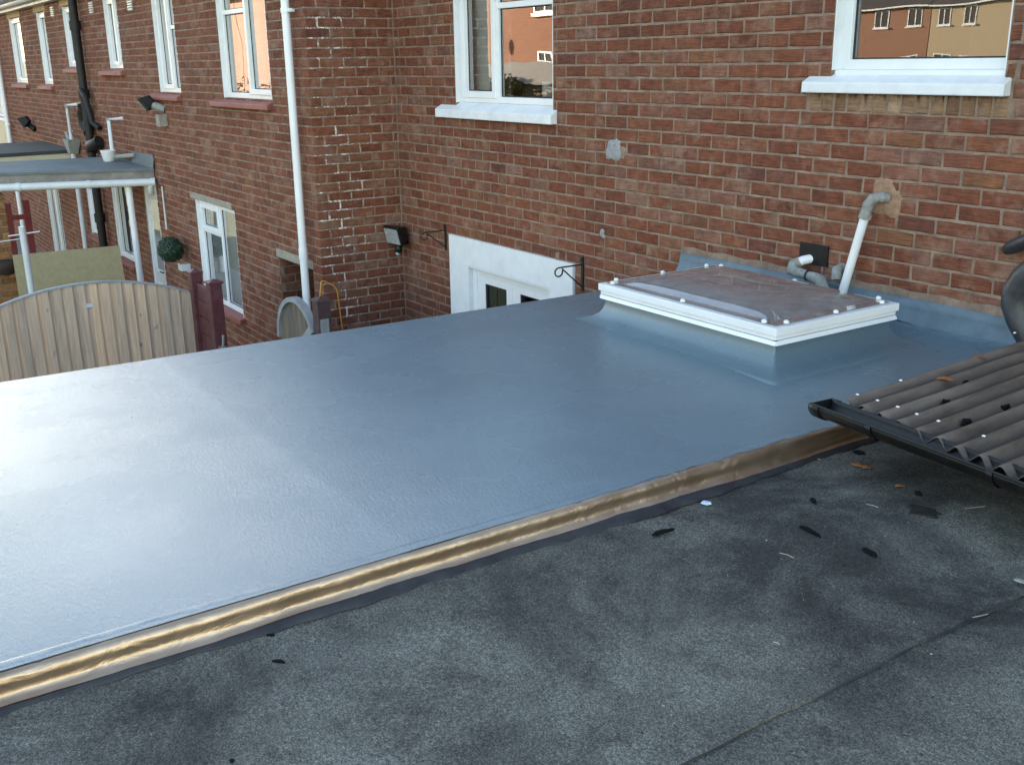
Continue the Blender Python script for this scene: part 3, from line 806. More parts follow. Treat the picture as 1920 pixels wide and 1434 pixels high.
B_G2 = window(HB, FC, *winG2, [(0,1,0,1)], d=-.05, opener=(0,), rm=M_ROOMD, sill=(-7.7,-6.6,-3.11,-3.04,.06,M_REDSILL))
curtain(FC, -4.48, -4.15, -.58, .6, -.2, B_C2, M_NET, 3); curtain(FC, -6.76, -6.2, -.3, .6, -.2, B_C3, M_NET, 5)
curtain(FC, -2.2, -.95, -.6, .6, -.26, B_C1, M_NET, 9)
DB = part('door', HB)
mb = MB(); mb.ring(FC, *doorB, (.07,.07,.03,.09), -.12, -.02); mb.build('frame', M_UPVC, DB, bevel=.004)
mb = MB(); mb.pbox(FC, -5.79, -5.27, -3.87, -1.89, -.09, -.05); mb.build('door_leaf', M_UPVC2, DB, bevel=.004)
for (a, b, c, g) in ((-5.74,-5.32,-3.0,-2.0),(-5.74,-5.32,-3.75,-3.15)):
    mb = MB(); mb.ring(FC, a, b, c, g, .04, -.052, -.038); mb.build('door_panel', M_UPVC, DB, bevel=.003)
mb = MB(); mb.pbox(FC, -5.69, -5.37, -2.95, -2.05, -.06, -.045); mb.build('pane', M_GLASS, DB)
mb = MB(); mb.tube([FC(-5.32,-2.95,-.02), FC(-5.32,-2.95,0), FC(-5.42,-2.95,.005)], .01); mb.build('handle', M_BLACKPL, DB)
pitched(HB, XB, 0.12, -1.08, 6.4, .80, 2.45)
mb = MB(); mb.box(XB, 0, 6.0, 6.2, -3.95, .8); mb.box(-.2, 0, .26, 6, -1.9, .8); mb.build('rear_wall', M_FARBRICK, HB)
def eaves(parent, a, b):
    mb = MB()
    prof = [(math.cos(t), math.sin(t)) for t in [math.pi + math.pi*i/8 for i in range(9)]]
    vs_ = []; 
    for x in (a, b):
        for c, s_ in prof: vs_.append((x, -DC-.19+.055*c, .80+.055*s_))
        for c, s_ in reversed(prof): vs_.append((x, -DC-.19+.050*c, .80+.050*s_))
    n = 18
    mb.add(vs_, [(i, i+1, n+i+1, n+i) for i in range(n-1)] + [tuple(range(n)), tuple(range(2*n-1, n-1, -1))], True)
    g = mb.build('gutter', M_UPVC2, parent)
    mb = MB(); mb.box(a, b, -DC-.13, -DC-.105, .70, .86); mb.box(a, b, -DC-.105, -DC+.02, .70, .712); mb.build('fascia', M_UPVC2, parent)
eaves(HB, XB, .1)
def airbrick(parent, u, z):
    mb = MB(); mb.pbox(FC, u-.11, u+.11, z-.08, z+.08, -.02, .004); ab = mb.build('air_brick', M_CONC, parent)
    for k in range(5):
        s = MB(); s.pbox(FC, u-.10, u+.10, z-.068+k*.03, z-.052+k*.03, .004, .016); s.build('slat', M_UPVC2, ab)
airbrick(HB, -5.42, .45); airbrick(HB, -7.45, .50)

HCN = thing('terraced_house', 'farther brick house beyond the black soil stack, with slim white windows', 'house', (-11.5, -.7, -3.9))
XC = -15.6
winN = [(-9.36,-8.46,-.29,.60), (-11.42,-10.76,-.57,.60), (-14.1,-13.02,-.57,.60)]
gN = [(-9.3,-8.36,-2.90,-1.85), (-12.75,-11.6,-3.9,-1.85)]
w_ = wall_slab(FC, XC, XB, -3.95, .72, lower(winN) + gN, -.24, -.0055); wallN = w_.build('wall', M_MORTAR, HCN)
rc = course_rects(XC, XB, -9, 47, 0.0, 0)
ex = [(-9.60,-8.40,-.39,-.29), (-11.85,-10.7,-.665,-.57), (-14.5,-12.95,-.665,-.57), (-9.5,-8.35,.60,.72), (-11.6,-10.65,.60,.72), (-14.25,-12.9,.60,.72), (-9.4,-8.3,-3.0,-2.9)]
rc = clip_rects(rc, [(a-.004, b+.004, c-.002, d+.002) for a, b, c, d in winN + gN + ex])
lay_bricks(wallN, [(FC, 0.0, rc)])
sl_ = [(-9.60,-8.40,-.382,-.315), (-11.85,-10.70,-.66,-.595), (-14.5,-12.95,-.66,-.595)]
for (q, sL) in zip(winN, sl_):
    wd_ = window(HCN, FC, *q, [(0,1,0,1)], d=-.05, opener=(0,), sill=(*sL, .06, M_REDSILL)); curtain(FC, q[0]+.05, q[1]-.05, q[2]+.02, q[3], -.2, wd_, M_NET, 6)
for a, b in ((-9.5,-8.35), (-11.6,-10.65), (-14.25,-12.9)): lintel(HCN, FC, a, b, .602, .70, M_BUFFL, .004)
window(HCN, FC, *gN[0], [(0,1,0,1)], d=-.05, rm=M_ROOMD, sill=(-9.4,-8.3,-2.99,-2.92,.06,M_REDSILL))
window(HCN, FC, *gN[1], [(0,.5,0,1),(.5,1,0,1)], d=-.05, opener=(0,1), rm=M_ROOMD)
pitched(HCN, XC, XB, -1.08, 6.4, .80, 2.45)
mb = MB(); mb.box(XC, XB, 6.0, 6.2, -3.95, .8); mb.build('rear_wall', M_FARBRICK, HCN)
eaves(HCN, XC, XB)
airbrick(HCN, -10.05, .56)

HD = thing('terraced_house', 'farthest house with a dark window over a cream panel at the left edge', 'house', (-18.5, -.7, -3.9))
XD = -21.5
winD = (-17.6,-15.95,-1.30,.30)
w_ = wall_slab(FC, XD, XC, -3.95, .72, [winD], -.24, -.0055); wallD = w_.build('wall', M_MORTAR, HD)
rc = clip_rects(course_rects(XD, XC, -9, 47, 0.0, 0), [winD, (-17.7,-15.9,-2.0,-1.28)]); lay_bricks(wallD, [(FC, 0.0, rc)])
window(HD, FC, *winD, [(0,.5,0,1),(.5,1,0,1)], d=-.05, rm=M_ROOMD, sill=(-17.7,-15.9,-1.37,-1.31,.05,M_SILLW))
mb = MB(); mb.pbox(FC, -17.7, -15.9, -1.98, -1.38, -.02, .012); mb.build('panel', M_CREAM, HD)
pitched(HD, XD, XC, -1.08, 6.4, .80, 2.45)
mb = MB(); mb.box(XD, XC, 6.0, 6.2, -3.95, .8); mb.box(XD, XD+.2, -.6, 6, -3.95, .8); mb.build('rear_wall', M_FARBRICK, HD)
eaves(HD, XD, XC)

# ------------------------------------------------------------------ pipes on the neighbour's walls
def pipe_thing(name, label, cat, pts, r, mat, group=None, n=14):
    t = thing(name, label, cat, (pts[-1][0], pts[-1][1], pts[-1][2]), group)
    MB().tube(pts, r, n).build('pipe', mat, t)
    return t
dp = pipe_thing('downpipe', 'white plastic downpipe running down the corner beside the passage', 'downpipe', [(-.225,-DC-.075,.74), (-.225,-DC-.075,-3.85)], .036, M_UPVC, 'white downpipes')
MB().tube([(-.225,-DC-.075,-1.92), (-.225,-DC-.075,-2.02)], .041).build('collar', M_UPVC, dp)
for z in (.15,):
    b_ = MB(); b_.tube([(-.225,-DC-.075,z-.02), (-.225,-DC-.075,z+.02)], .042); b_.box(-.225, -.135, -DC-.075, -DC-.05, z-.014, z+.014); b_.box(-.245, -.205, -DC-.06, -DC+.0, z-.012, z+.012); b_.build('bracket', M_UPVC, dp)
dp2 = pipe_thing('downpipe', 'far white downpipe near the left edge beside the cream panel', 'downpipe', [(-15.5,-DC-.075,.74), (-15.5,-DC-.075,-3.85)], .045, M_UPVC, 'white downpipes')
b_ = MB(); b_.box(-15.6, -15.3, -DC-.10, -DC-.06, -1.42, -1.38); b_.build('bracket', M_UPVC, dp2)

st = thing('soil_stack', 'thick black soil stack with branch fittings running down the brick wall', 'pipe', (-8.15,-DC-.1,-3.9))
sx, sy = -8.13, -DC-.10
MB().tube([(sx,sy,1.6), (sx,sy,-3.85)], .062, 16).build('pipe', M_BLACKP, st)
for z in (.35, -.62, -1.42, -2.45):
    MB().tube([(sx,sy,z), (sx,sy,z-.13)], .083, 16).build('collar', M_BLACKP, st)
MB().tube([(sx-.05,sy-.02,-.86), (sx-.1,sy-.02,-.93), (sx-.15,sy,-1.02), (sx-.15,sy,-1.12), (sx,sy,-1.25)], [.085,.10,.105,.10,.08], 16).build('branch', M_BLACKP, st)
MB().tube([(sx,sy,-1.50), (sx+.10,sy-.02,-1.42), (sx+.34,sy-.02,-1.40), (sx+.46,sy+.03,-1.34)], [.075,.085,.085,.08], 16).build('branch', M_BLACKP, st)
MB().tube([(sx+.02,sy-.04,-.62), (sx+.22,sy-.03,-.72), (sx+.30,sy,-1.08), (sx+.46,sy+.06,-1.16)], .04, 12).build('vent_pipe', M_BLACKP, st)

def waste(name, label, pts, r, mat, elbow=True, box=None, pot=None):
    t = thing(name, label, 'pipe', pts[-1], 'waste pipes on the terrace wall')
    MB().tube(pts, r, 10).build('pipe', mat, t)
    MB().tube([Vector(pts[1])+Vector((0,0,.02)), Vector(pts[1])-Vector((0,0,.05))], r*1.35, 10).build('elbow', M_GREYPIPE, t)
    return t
yq = -DC-.10
wp = waste('waste_pipe', 'stained white waste pipe emptying into a grey hopper left of the soil stack', [(-9.15,-DC+.02,-.86), (-9.42,yq,-.87), (-9.42,yq,-1.47)], .028, M_UPVC2)
mb = MB(); mb.add([(-9.62,yq-.1,-1.40),(-9.22,yq-.1,-1.40),(-9.22,yq+.1,-1.40),(-9.62,yq+.1,-1.40),(-9.53,yq-.06,-1.62),(-9.34,yq-.06,-1.62),(-9.34,yq+.06,-1.62),(-9.53,yq+.06,-1.62)],
       [(0,1,2,3),(4,5,6,7),(0,1,5,4),(1,2,6,5),(2,3,7,6),(3,0,4,7)]); mb.build('hopper', M_GREYPIPE, wp)
MB().tube([(-9.43,yq,-1.6), (-9.43,yq,-3.85)], .04, 12).build('downpipe', M_UPVC2, wp)
MB().tube([(-9.7,-DC+.02,-1.30), (-9.75,yq,-1.32), (-9.55,yq,-1.42)], .03, 10).build('inlet', M_GREYPIPE, wp)
blob('mortar_patch', FC, -9.95, -1.47, .30, .16, .006, M_CEMENT, wp, seed=12)
blob('mortar_patch', FC, -9.02, -.95, .12, .16, .006, M_CONC, wp, seed=13)
wp2 = waste('waste_pipe', 'thin grey waste pipe dropping into a white pot on the porch roof', [(-6.45,-DC+.02,-.98), (-6.74,yq-.02,-1.0), (-6.42,yq-.10,-1.50)], .028, M_UPVC2)
MB().tube([(-6.42,yq-.1,-1.48), (-6.25,yq-.05,-1.47), (-5.95,-DC-.02,-1.44)], .032, 10).build('branch', M_GREYPIPE, wp2)
pt = thing('plant_pot', 'white plastic pot standing on the grey felt porch roof', 'pot', (-6.50,yq-.12,-1.545))
mb = MB(); mb.lathe([(0,0),(.065,0),(.075,.02),(.10,.14),(.105,.155),(.09,.155),(.07,.03),(0,.03)], (-6.40,yq-.16,-1.542), 18); mb.build('pot', M_PLANTPOT, pt)

# floodlights
def floodlight(label, c, fdir, parts_mat, s=1.0, back=None):
    t = thing('floodlight', label, 'floodlight', c, 'wall floodlights')
    f_ = Vector(fdir).normalized(); X = Vector((0,0,1)).cross(f_).normalized(); Y = f_.cross(X)
    c = Vector(c)
    mb = MB()
    a, b, dp_ = .085*s, .065*s, .095*s
    P = []
    for (k, q) in ((1.0, 0), (1.0, -.02*s), (.55, -dp_)):
        for (i, j) in ((-1,-1),(1,-1),(1,1),(-1,1)): P.append(c + X*i*a*k + Y*j*b*k + f_*q)
    Fc = [(11,10,9,8)]
    for r_ in (0, 4):
        for k in range(4): Fc.append((r_+k, r_+(k+1) % 4, r_+4+(k+1) % 4, r_+4+k))
    Fc.append((0,1,2,3))
    mb.add(P, Fc); mb.build('housing', M_BLACKPL, t, bevel=.006*s)
    mb = MB(); mb.obox(c+f_*.003, X, Y, f_, a*.86, b*.80, .003); mb.build('glass', M_LIGHTGLASS, t)
    return t, X, Y, f_
fl, X, Y, f_ = floodlight('black floodlight with a motion sensor in the inner brick corner', (.12,-.17,-1.845), (.12,-.95,-.25), None, 1.4)
MB().tube([(.13,-.08,-1.87), (.10,-.04,-1.90), (.08,.0,-1.91)], .035, 12).build('arm', M_BLACKPL, fl)
b_ = MB(); b_.lathe([(0,-.045),(.025,-.04),(.034,-.015),(.034,.03),(.02,.045),(0,.05)], (.14,-.12,-1.965), 14); b_.build('sensor', M_BLACKPL, fl)
b_ = MB(); b_.lathe([(0,-.028),(.018,-.022),(.024,-.005),(.02,.005)], (.14,-.13,-2.0), 12); b_.build('lens', M_LIGHTGLASS, fl)
fl2, X, Y, f_ = floodlight('black floodlight hanging below the red sill of an upper window', (-4.62,-DC-.19,-.75), (-.35,-.7,-.6), None, 1.35)
MB().tube([(-4.60,-DC-.14,-.74), (-4.48,-DC-.06,-.77), (-4.42,-DC+.01,-.80)], .045, 12).build('arm', M_GREYPIPE, fl2)
b_ = MB(); b_.box(-4.50,-4.34,-DC-.10,-DC-.0,-1.0,-.86); b_.build('junction_box', M_CONC, fl2, bevel=.006)
fl3, X, Y, f_ = floodlight('small dark floodlight on the far wall left of the soil stack', (-13.0,-DC-.20,-1.28), (-.4,-.7,-.5), None, 1.5)
MB().tube([(-13.0,-DC-.12,-1.30), (-12.85,-DC-.02,-1.40)], .05, 10).build('arm', M_BLACKPL, fl3)

# hanging-basket brackets
def bracket(label, u, z0, z1):
    t = thing('basket_bracket', label, 'bracket', (u, 0, z0), 'hanging basket brackets')
    MB().pbox(FA, u-.013, u+.013, z0, z1, .0, .009).build('back_plate', M_RUST, t)
    zt = z1-.055
    arm = [FA(u, zt, .005), FA(u, zt, .22)]
    for k in range(15):
        a = math.pi/2 - k*(1.6*math.pi)/14
        arm.append(FA(u, zt-.032+.032*math.sin(a), .22+.034*math.cos(a)))
    MB().tube(arm, .0058, 8).build('arm', M_RUST, t)
    MB().tube([FA(u, z0+.03, .006), FA(u, zt-.01, .19)], .0055, 8).build('strut', M_RUST, t)
    MB().tube([FA(u, z1-.005, .004), FA(u, z1-.012, .02), FA(u, z1-.03, .025)], .005, 8).build('scroll', M_RUST, t)
bracket('black iron basket bracket on brick, left of the white door surround', .823, -1.90, -1.665)
bracket('black iron basket bracket at the right end of the white door surround', 2.815, -1.93, -1.675)

# orange hose
hz = [(.06,-.905,-3.6), (.06,-.905,-2.32), (.06,-.885,-2.195), (.06,-.86,-2.19), (.06,-.76,-2.25), (.06,-.735,-2.29), (.06,-.728,-2.34), (.06,-.705,-2.68), (.06,-.69,-3.85)]
t = thing('hose', 'thin orange hose looped up against the brick beside the brown post', 'hose', (.06,-.7,-3.9)); MB().tube(hz, .0065, 8).build('hose', M_ORANGE, t)

# ------------------------------------------------------------------ pixels to points
def ray(px, py): return rx*((px-960)/FPX) + dn*((py-717)/FPX) + fw
def pz(px, py, z): r = ray(px, py); t = (z+ZO-CAMP.z)/r.z; p = CAMP + r*t; return Vector((p.x, p.y, z))
def py_(px, py, y): r = ray(px, py); t = (y-CAMP.y)/r.y; p = CAMP + r*t; return Vector((p.x, y, p.z-ZO))
def px_(px, py, x): r = ray(px, py); t = (x-CAMP.x)/r.x; p = CAMP + r*t; return Vector((x, p.y, p.z-ZO))

# ================================================================== the extension with the grey flat roof
ZR = -1.63
EX = thing('extension', 'single-storey extension with a glossy grey fibreglass flat roof', 'extension', (5.2, -3.5, -3.9))
def xl(y): return 4.015 + .033*y
def deck_z(x, y):
    z = ZR
    s_ = (y + 3.385)/.035
    z += .0020/(1+math.exp(max(-40, min(40, -s_)))) + .0009*math.exp(-s_*s_)
    z += .0022*math.sin(x*2.1+1.0)*math.sin(y*1.3+.5) + .0012*math.sin(x*5.3+y*1.7)
    z -= .003*min(1, max(0, (y+7.5)/-3)) if y < -7.5 else 0
    yw = -y
    if yw < .09: z += .06*(1-yw/.09)**2      # cove up to the wall
    return z
mb = MB()
ys = sorted(set([round(-7.6 + 7.6*i/190, 4) for i in range(191)] + [-.06, -.03, -.015, -1.145, -.455, -3.385, -3.36, -3.41]))
ts = sorted(set([i/60 for i in range(61)]))
def colx(t, y): return xl(y) + (6.43-xl(y))*t
hx0, hx1, hy0, hy1 = 4.64, 5.70, -1.13, -.47
vid = {}
for j, y in enumerate(ys):
    for i, t in enumerate(ts):
        x = colx(t, y); vid[(i, j)] = len(mb.v); mb.v.append((x, y, deck_z(x, y)))
for j in range(len(ys)-1):
    for i in range(len(ts)-1):
        cx_ = colx((ts[i]+ts[i+1])/2, ys[j]); cy_ = (ys[j]+ys[j+1])/2
        if hx0+.02 < cx_ < hx1-.02 and hy0 < cy_ < hy1: continue
        mb.f.append([vid[(i,j)], vid[(i+1,j)], vid[(i+1,j+1)], vid[(i,j+1)]]); mb.sm.append(True)
mb.build('roof_deck', M_GRP, EX)
# drip edge along the far side
mb = MB()
for a, b in zip(ys[:-1], ys[1:]):
    mb.add([(xl(a), a, deck_z(xl(a), a)), (xl(b), b, deck_z(xl(b), b)), (xl(b)-.006, b, ZR-.09), (xl(a)-.006, a, ZR-.09)], [(0,1,2,3)])
mb.build('drip_edge', M_GRP, EX)
mb = MB(); mb.box(4.06, 6.40, -7.5, -7.3, -3.95, ZR-.03); mb.box(4.06, 4.26, -7.3, -.01, -3.95, ZR-.03); mb.box(6.2, 6.40, -7.3, -.01, -3.95, ZR-.03)
mb.build('wall', M_FARBRICK, EX)
mb = MB(); mb.box(4.1, 6.35, -7.4, -.02, -3.9, -3.86); mb.build('floor', M_ROOM, EX)
mb = MB(); mb.box(4.27, hx0-.03, -7.3, -.02, ZR-.2, ZR-.03); mb.box(hx1+.03, 6.19, -7.3, -.02, ZR-.2, ZR-.03); mb.box(hx0-.03, hx1+.03, -7.3, hy0-.02, ZR-.2, ZR-.03); mb.box(hx0-.03, hx1+.03, hy1+.02, -.02, ZR-.2, ZR-.03); mb.build('ceiling', M_ROOM, EX)
# foil flashing along the near edge: rolled top, crease, foot
rg = random.Random(3)
prof = [(6.405,-1.6335),(6.418,-1.6295),(6.431,-1.6300),(6.4405,-1.6365),(6.4455,-1.647),(6.4465,-1.658),(6.4450,-1.669),(6.4455,-1.679),(6.449,-1.688),(6.4555,-1.694),(6.466,-1.6985)]
mb = MB(); yy = [-7.6 + 6.3*i/150 for i in range(151)]
grid = []
for y in yy:
    wv = .004*math.sin(y*2.3)+.0025*math.sin(y*6.1+1)+.0015*math.sin(y*17)
    row = []
    for k, (x, z) in enumerate(prof):
        am = k/len(prof)
        row.append((x + wv*am*1.2 + rg.uniform(-.0008, .0008)*(.4+am), y, z + .0015*math.sin(y*9+k)*am + rg.uniform(-.0006, .0006)))
    grid.append(row)
n = len(prof); vs_ = [p for r_ in grid for p in r_]
mb.add(vs_, [(i*n+k, i*n+k+1, (i+1)*n+k+1, (i+1)*n+k) for i in range(len(yy)-1) for k in range(n-1)], True)
mb.build('edge_flashing', M_BRONZE, EX)
# ragged bead of topcoat over the foil
mb = MB(); seg = [-7.6 + 6.3*i/420 for i in range(421)]
for a, b in zip(seg[:-1], seg[1:]):
    fa = 6.424+.004*math.sin(a*31)+.003*math.sin(a*83+1)+.003*math.sin(a*11); fb = 6.424+.004*math.sin(b*31)+.003*math.sin(b*83+1)+.003*math.sin(b*11)
    za, zb = deck_z(6.39, a)+.0012, deck_z(6.39, b)+.0012
    mb.add([(6.385,a,za-.002),(6.385,b,zb-.002),(6.398,b,zb+.0015),(6.398,a,za+.0015),(fb,b,-1.6288),(fa,a,-1.6288)], [(0,1,2,3),(3,2,4,5)], True)
mb.build('topcoat_bead', M_GRP, EX)
mb = MB(); seg = [-7.6 + 6.5*i/260 for i in range(261)]
def strip_x(y): return 6.500+.010*math.sin(y*1.9)+.007*math.sin(y*5.3+2)+.004*math.sin(y*19)+.003*math.sin(y*47)
for a, b in zip(seg[:-1], seg[1:]):
    mb.add([(6.43,a,-1.6945),(6.43,b,-1.6945),(strip_x(b),b,-1.7045),(strip_x(a),a,-1.7045),(strip_x(b),b,-1.7095),(strip_x(a),a,-1.7095)], [(0,1,2,3),(3,2,4,5)], True)
mb.build('bitumen_strip', M_STRIP, EX)
# lead flashing against the house wall
mb = MB(); xs = [3.87 + 2.72*i/90 for i in range(91)]
for a, b in zip(xs[:-1], xs[1:]):
    def rowp(x):
        wv = .004*math.sin(x*7)+.003*math.sin(x*23+1)
        lo = -1.612+.006*math.sin(x*5)+.004*math.sin(x*17+2)
        return [(x,-.008,-1.494+.002*math.sin(x*9)), (x,-.016,-1.498), (x,-.020-.5*wv,-1.54), (x,-.030-wv,-1.58), (x,-.052-wv,lo)]
    A_, B_ = rowp(a), rowp(b)
    mb.add(A_+B_, [(k, k+1, 5+k+1, 5+k) for k in range(4)], True)
mb.build('wall_flashing', M_LEAD, EX)

# ================================================================== skylight
SK = thing('skylight', 'white-framed skylight with a clear domed cover on the grey flat roof', 'skylight', (5.17, -.8, ZR))
sx0, sx1, sy0, sy1 = 4.545, 5.800, -1.228, -.378
def FH(z0): return lambda u, v, d: (u, v, z0+d)
def ringmesh(rects):
    """loft through rounded rectangles (x0,x1,y0,y1,z,r)"""
    V = []; nseg = 5
    for (x0, x1, y0, y1, z, r) in rects:
        for (cx_, cy_, a0) in ((x1-r, y0+r, -90), (x1-r, y1-r, 0), (x0+r, y1-r, 90), (x0+r, y0+r, 180)):
            for k in range(nseg+1):
                a = math.radians(a0 + 90*k/nseg); V.append((cx_+r*math.cos(a), cy_+r*math.sin(a), z))
    n = 4*(nseg+1); m_ = MB()
    m_.add(V, [(i*n+k, i*n+(k+1) % n, (i+1)*n+(k+1) % n, (i+1)*n+k) for i in range(len(rects)-1) for k in range(n)], True)
    return m_
i0 = .03
rs = []
for off, z, r in ((0,-1.49,.008),(.003,-1.535,.007),(.010,-1.562,.008),(.026,-1.588,.010),(.052,-1.607,.014),(.088,-1.6190,.02),(.13,-1.6265,.03),(.175,-1.6305,.04),(.18,-1.645,.04)):
    rs.append((sx0+i0-off, sx1-i0+off, sy0+i0-off, min(sy1-i0+off, -.3), z, r))
ringmesh(rs).build('kerb', M_GRP, SK)
mb = MB(); mb.ring(FH(-1.469), sx0, sx1, sy0, sy1, .098, 0, .037); mb.build('top_frame', M_UPVC, SK, bevel=.004)
mb = MB(); mb.ring(FH(-1.489), sx0+.010, sx1-.010, sy0+.010, sy1-.010, .05, 0, .018); mb.build('middle_trim', M_UPVC, SK, bevel=.003)
# lower drip trims, four mitred lengths that gape a little at the corners
zt0, zt1 = -1.509, -1.491
for (ax_, b0, b1, fix, sgn) in (('x', sx0+.02, sx1-.004, sy0, -1), ('x', sx0+.02, sx1-.02, sy1, 1), ('y', sy0+.006, sy1-.012, sx1, 1), ('y', sy0+.012, sy1-.012, sx0, -1)):
    m_ = MB(); o_ = .004
    pr2 = [(fix-sgn*.03, zt1), (fix-sgn*.006, zt1), (fix+sgn*o_, zt0), (fix+sgn*(o_-.004), zt0-.002), (fix-sgn*.03, zt0+.006)]
    m_.prism(pr2, b0, b1, 'x' if ax_ == 'x' else 'y'); m_.build('drip_trim', M_UPVC, SK, bevel=.0015)
dx0, dx1, dy0, dy1 = sx0+.045, sx1-.045, sy0+.045, sy1-.045
def dome(h, e, z0, flange=True, p=6.0):
    m_ = MB(); n1, n2 = 44, 32; V = []
    for j in range(n2+1):
        for i in range(n1+1):
            s_, t_ = -1+2*i/n1, -1+2*j/n2
            x = (dx0+dx1)/2 + (dx1-dx0)/2*s_*(1-e); y = (dy0+dy1)/2 + (dy1-dy0)/2*t_*(1-e)
            f1 = 1-abs(s_)**p; f2 = 1-abs(t_)**p
            z = z0 + h*(min(f1, f2)*.75+.25*f1*f2)
            V.append((x, y, z))
    m_.add(V, [(j*(n1+1)+i, j*(n1+1)+i+1, (j+1)*(n1+1)+i+1, (j+1)*(n1+1)+i) for j in range(n2) for i in range(n1)], True)
    return m_
dm = dome(.055, .075, -1.427, p=5).build('dome', M_DOME, SK, recalc=False)
m_ = MB(); m_.ring(FH(-1.4305), dx0-.012, dx1+.012, dy0-.012, dy1+.012, .055, 0, .0045); m_.build('flange', M_DOME, dm)
dome(.030, .11, -1.436, p=4).build('inner_dome', M_DOME2, SK, recalc=False)
mb = MB(); mb.ring(FH(-2.0), hx0-.025, hx1+.025, hy0-.018, hy1+.018, .02, .13, .53); mb.build('shaft_lining', M_ROOM, SK)
caps = [(x, sy0+.03) for x in (4.63, 5.17, 5.70)] + [(x, sy1-.03) for x in (4.63, 5.17, 5.70)] + [(sx1-.032, y) for y in (-1.13, -.80, -.47)] + [(sx0+.032, y) for y in (-1.13, -.80, -.47)]
for (x, y) in caps:
    m_ = MB(); m_.lathe([(.011,0),(.013,.004),(.0125,.010),(.008,.015),(.0,.016)], (x, y, -1.4265), 12); m_.build('screw_cap', M_BLINDW, SK)

# ================================================================== pipes at the foot of the main wall
wp = thing('waste_pipe', 'white waste pipe leaning from a grey elbow down behind the skylight', 'pipe', (5.19,-.07,-1.62))
MB().tube([(5.318,-.065,-1.085), (5.19,-.075,-1.63)], .0235, 16).build('pipe', M_UPVC, wp)
MB().tube([(5.408,.0,-1.000), (5.375,-.03,-.995), (5.345,-.052,-1.005), (5.328,-.063,-1.035), (5.317,-.066,-1.09)], [.024,.026,.029,.029,.028], 14).build('elbow', M_GREYPIPE, wp)
MB().tube([(5.319,-.0655,-1.085), (5.314,-.066,-1.108)], .034, 14).build('collar', M_GREYPIPE, wp)
MB().tube([(5.392,-.018,-.9975), (5.375,-.03,-.995)], .031, 14).build('collar', M_GREYPIPE, wp)
tp = thing('waste_pipe', 'mossy grey waste pipe with bends lying along the wall foot behind the skylight', 'pipe', (5.0,-.09,-1.6))
MB().tube([(4.925,-.0,-1.385), (4.905,-.045,-1.392), (4.885,-.07,-1.408)], .026, 12).build('stub', M_UPVC, tp)
MB().tube([(4.895,-.06,-1.40), (4.872,-.085,-1.42), (4.878,-.10,-1.445), (4.915,-.10,-1.452), (4.985,-.10,-1.457), (5.04,-.10,-1.462), (5.085,-.10,-1.475), (5.105,-.10,-1.51), (5.108,-.10,-1.60)], [.03,.034,.034,.03,.025,.03,.034,.033,.03], 12).build('pipe', M_GREYPIPE, tp)
MB().tube([(4.992,-.10,-1.457), (5.000,-.10,-1.458)], .033, 12).build('seal', M_GASKET, tp)
MB().tube([(5.15,-.0,-1.405), (5.15,-.05,-1.41), (5.16,-.06,-1.46)], .03, 12).build('spigot', M_GREYPIPE, tp)
cp = thing('cover_plate', 'square black plate fixed to the brick above the grey waste pipe', 'plate', (4.945,0,-1.40))
MB().pbox(FA, 4.845, 5.046, -1.415, -1.298, .0, .012).build('plate', M_BLACKPL, cp, bevel=.003)
bp_ = thing('soil_pipe', 'thick black bent pipe standing at the right edge before the brick', 'pipe', (6.2,-.25,-1.45))
pts = [py_(*q, -.25) for q in ((1985,478),(1950,497),(1922,520),(1906,545),(1903,570),(1911,600),(1926,632),(1950,680))]
MB().tube(pts, [.056,.057,.06,.062,.060,.055,.05,.05], 18).build('pipe', M_BLKRUB, bp_)
bp2 = thing('overflow_pipe', 'short black pipe end poking in at the right edge of the wall', 'pipe', (6.1,-.05,-1.13))
pts = [py_(*q, y) for q, y in (((1888,468),-.03),((1897,464),-.05),((1935,448),-.09),((1990,425),-.10))]
MB().tube(pts, [.026,.033,.034,.034], 14).build('pipe', M_BLKRUB, bp2)

# ================================================================== old felt roof in the foreground
ZF = -1.71
GA = thing('garage', 'neighbouring flat roof covered in old grey mineral felt', 'garage', (8.5, -4.5, -3.9))
def sheet(x0, x1, y0, y1, z, name, seed, edge=0.0):
    rg = random.Random(seed); m_ = MB(); nx, ny = 50, 150; V = []
    for j in range(ny+1):
        y = y0+(y1-y0)*j/ny
        for i in range(nx+1):
            x = x0+(x1-x0)*i/nx
            if i == nx: x += edge*(math.sin(y*3.1)+.6*math.sin(y*8.7+1)+.4*math.sin(y*23))
            V.append((x, y, z+.004*math.sin(x*2.3+seed)*math.sin(y*1.9)+.0025*math.sin(x*6+y*4)+.0015*math.sin(y*11+x*3)))
    m_.add(V, [(j*(nx+1)+i, j*(nx+1)+i+1, (j+1)*(nx+1)+i+1, (j+1)*(nx+1)+i) for j in range(ny) for i in range(nx)], True)
    if edge:
        E0 = [V[j*(nx+1)+nx] for j in range(ny+1)]
        m_.add(E0 + [(p[0]+.001, p[1], p[2]-.012) for p in E0], [(j, j+1, ny+2+j, ny+1+j) for j in range(ny)], True)
    return m_.build(name, M_FELT, GA)
sheet(6.41, 7.495, -8.0, -.06, ZF, 'felt_sheet', 1, .006)
sheet(7.40, 8.55, -8.0, -.06, ZF-.010, 'felt_sheet', 2, .006)
sheet(8.45, 11.0, -8.0, -.06, ZF-.020, 'felt_sheet', 3)
m_ = MB(); ny = 150
def lap_x(y): return 7.495+.006*(math.sin(y*3.1)+.6*math.sin(y*8.7+1)+.4*math.sin(y*23))
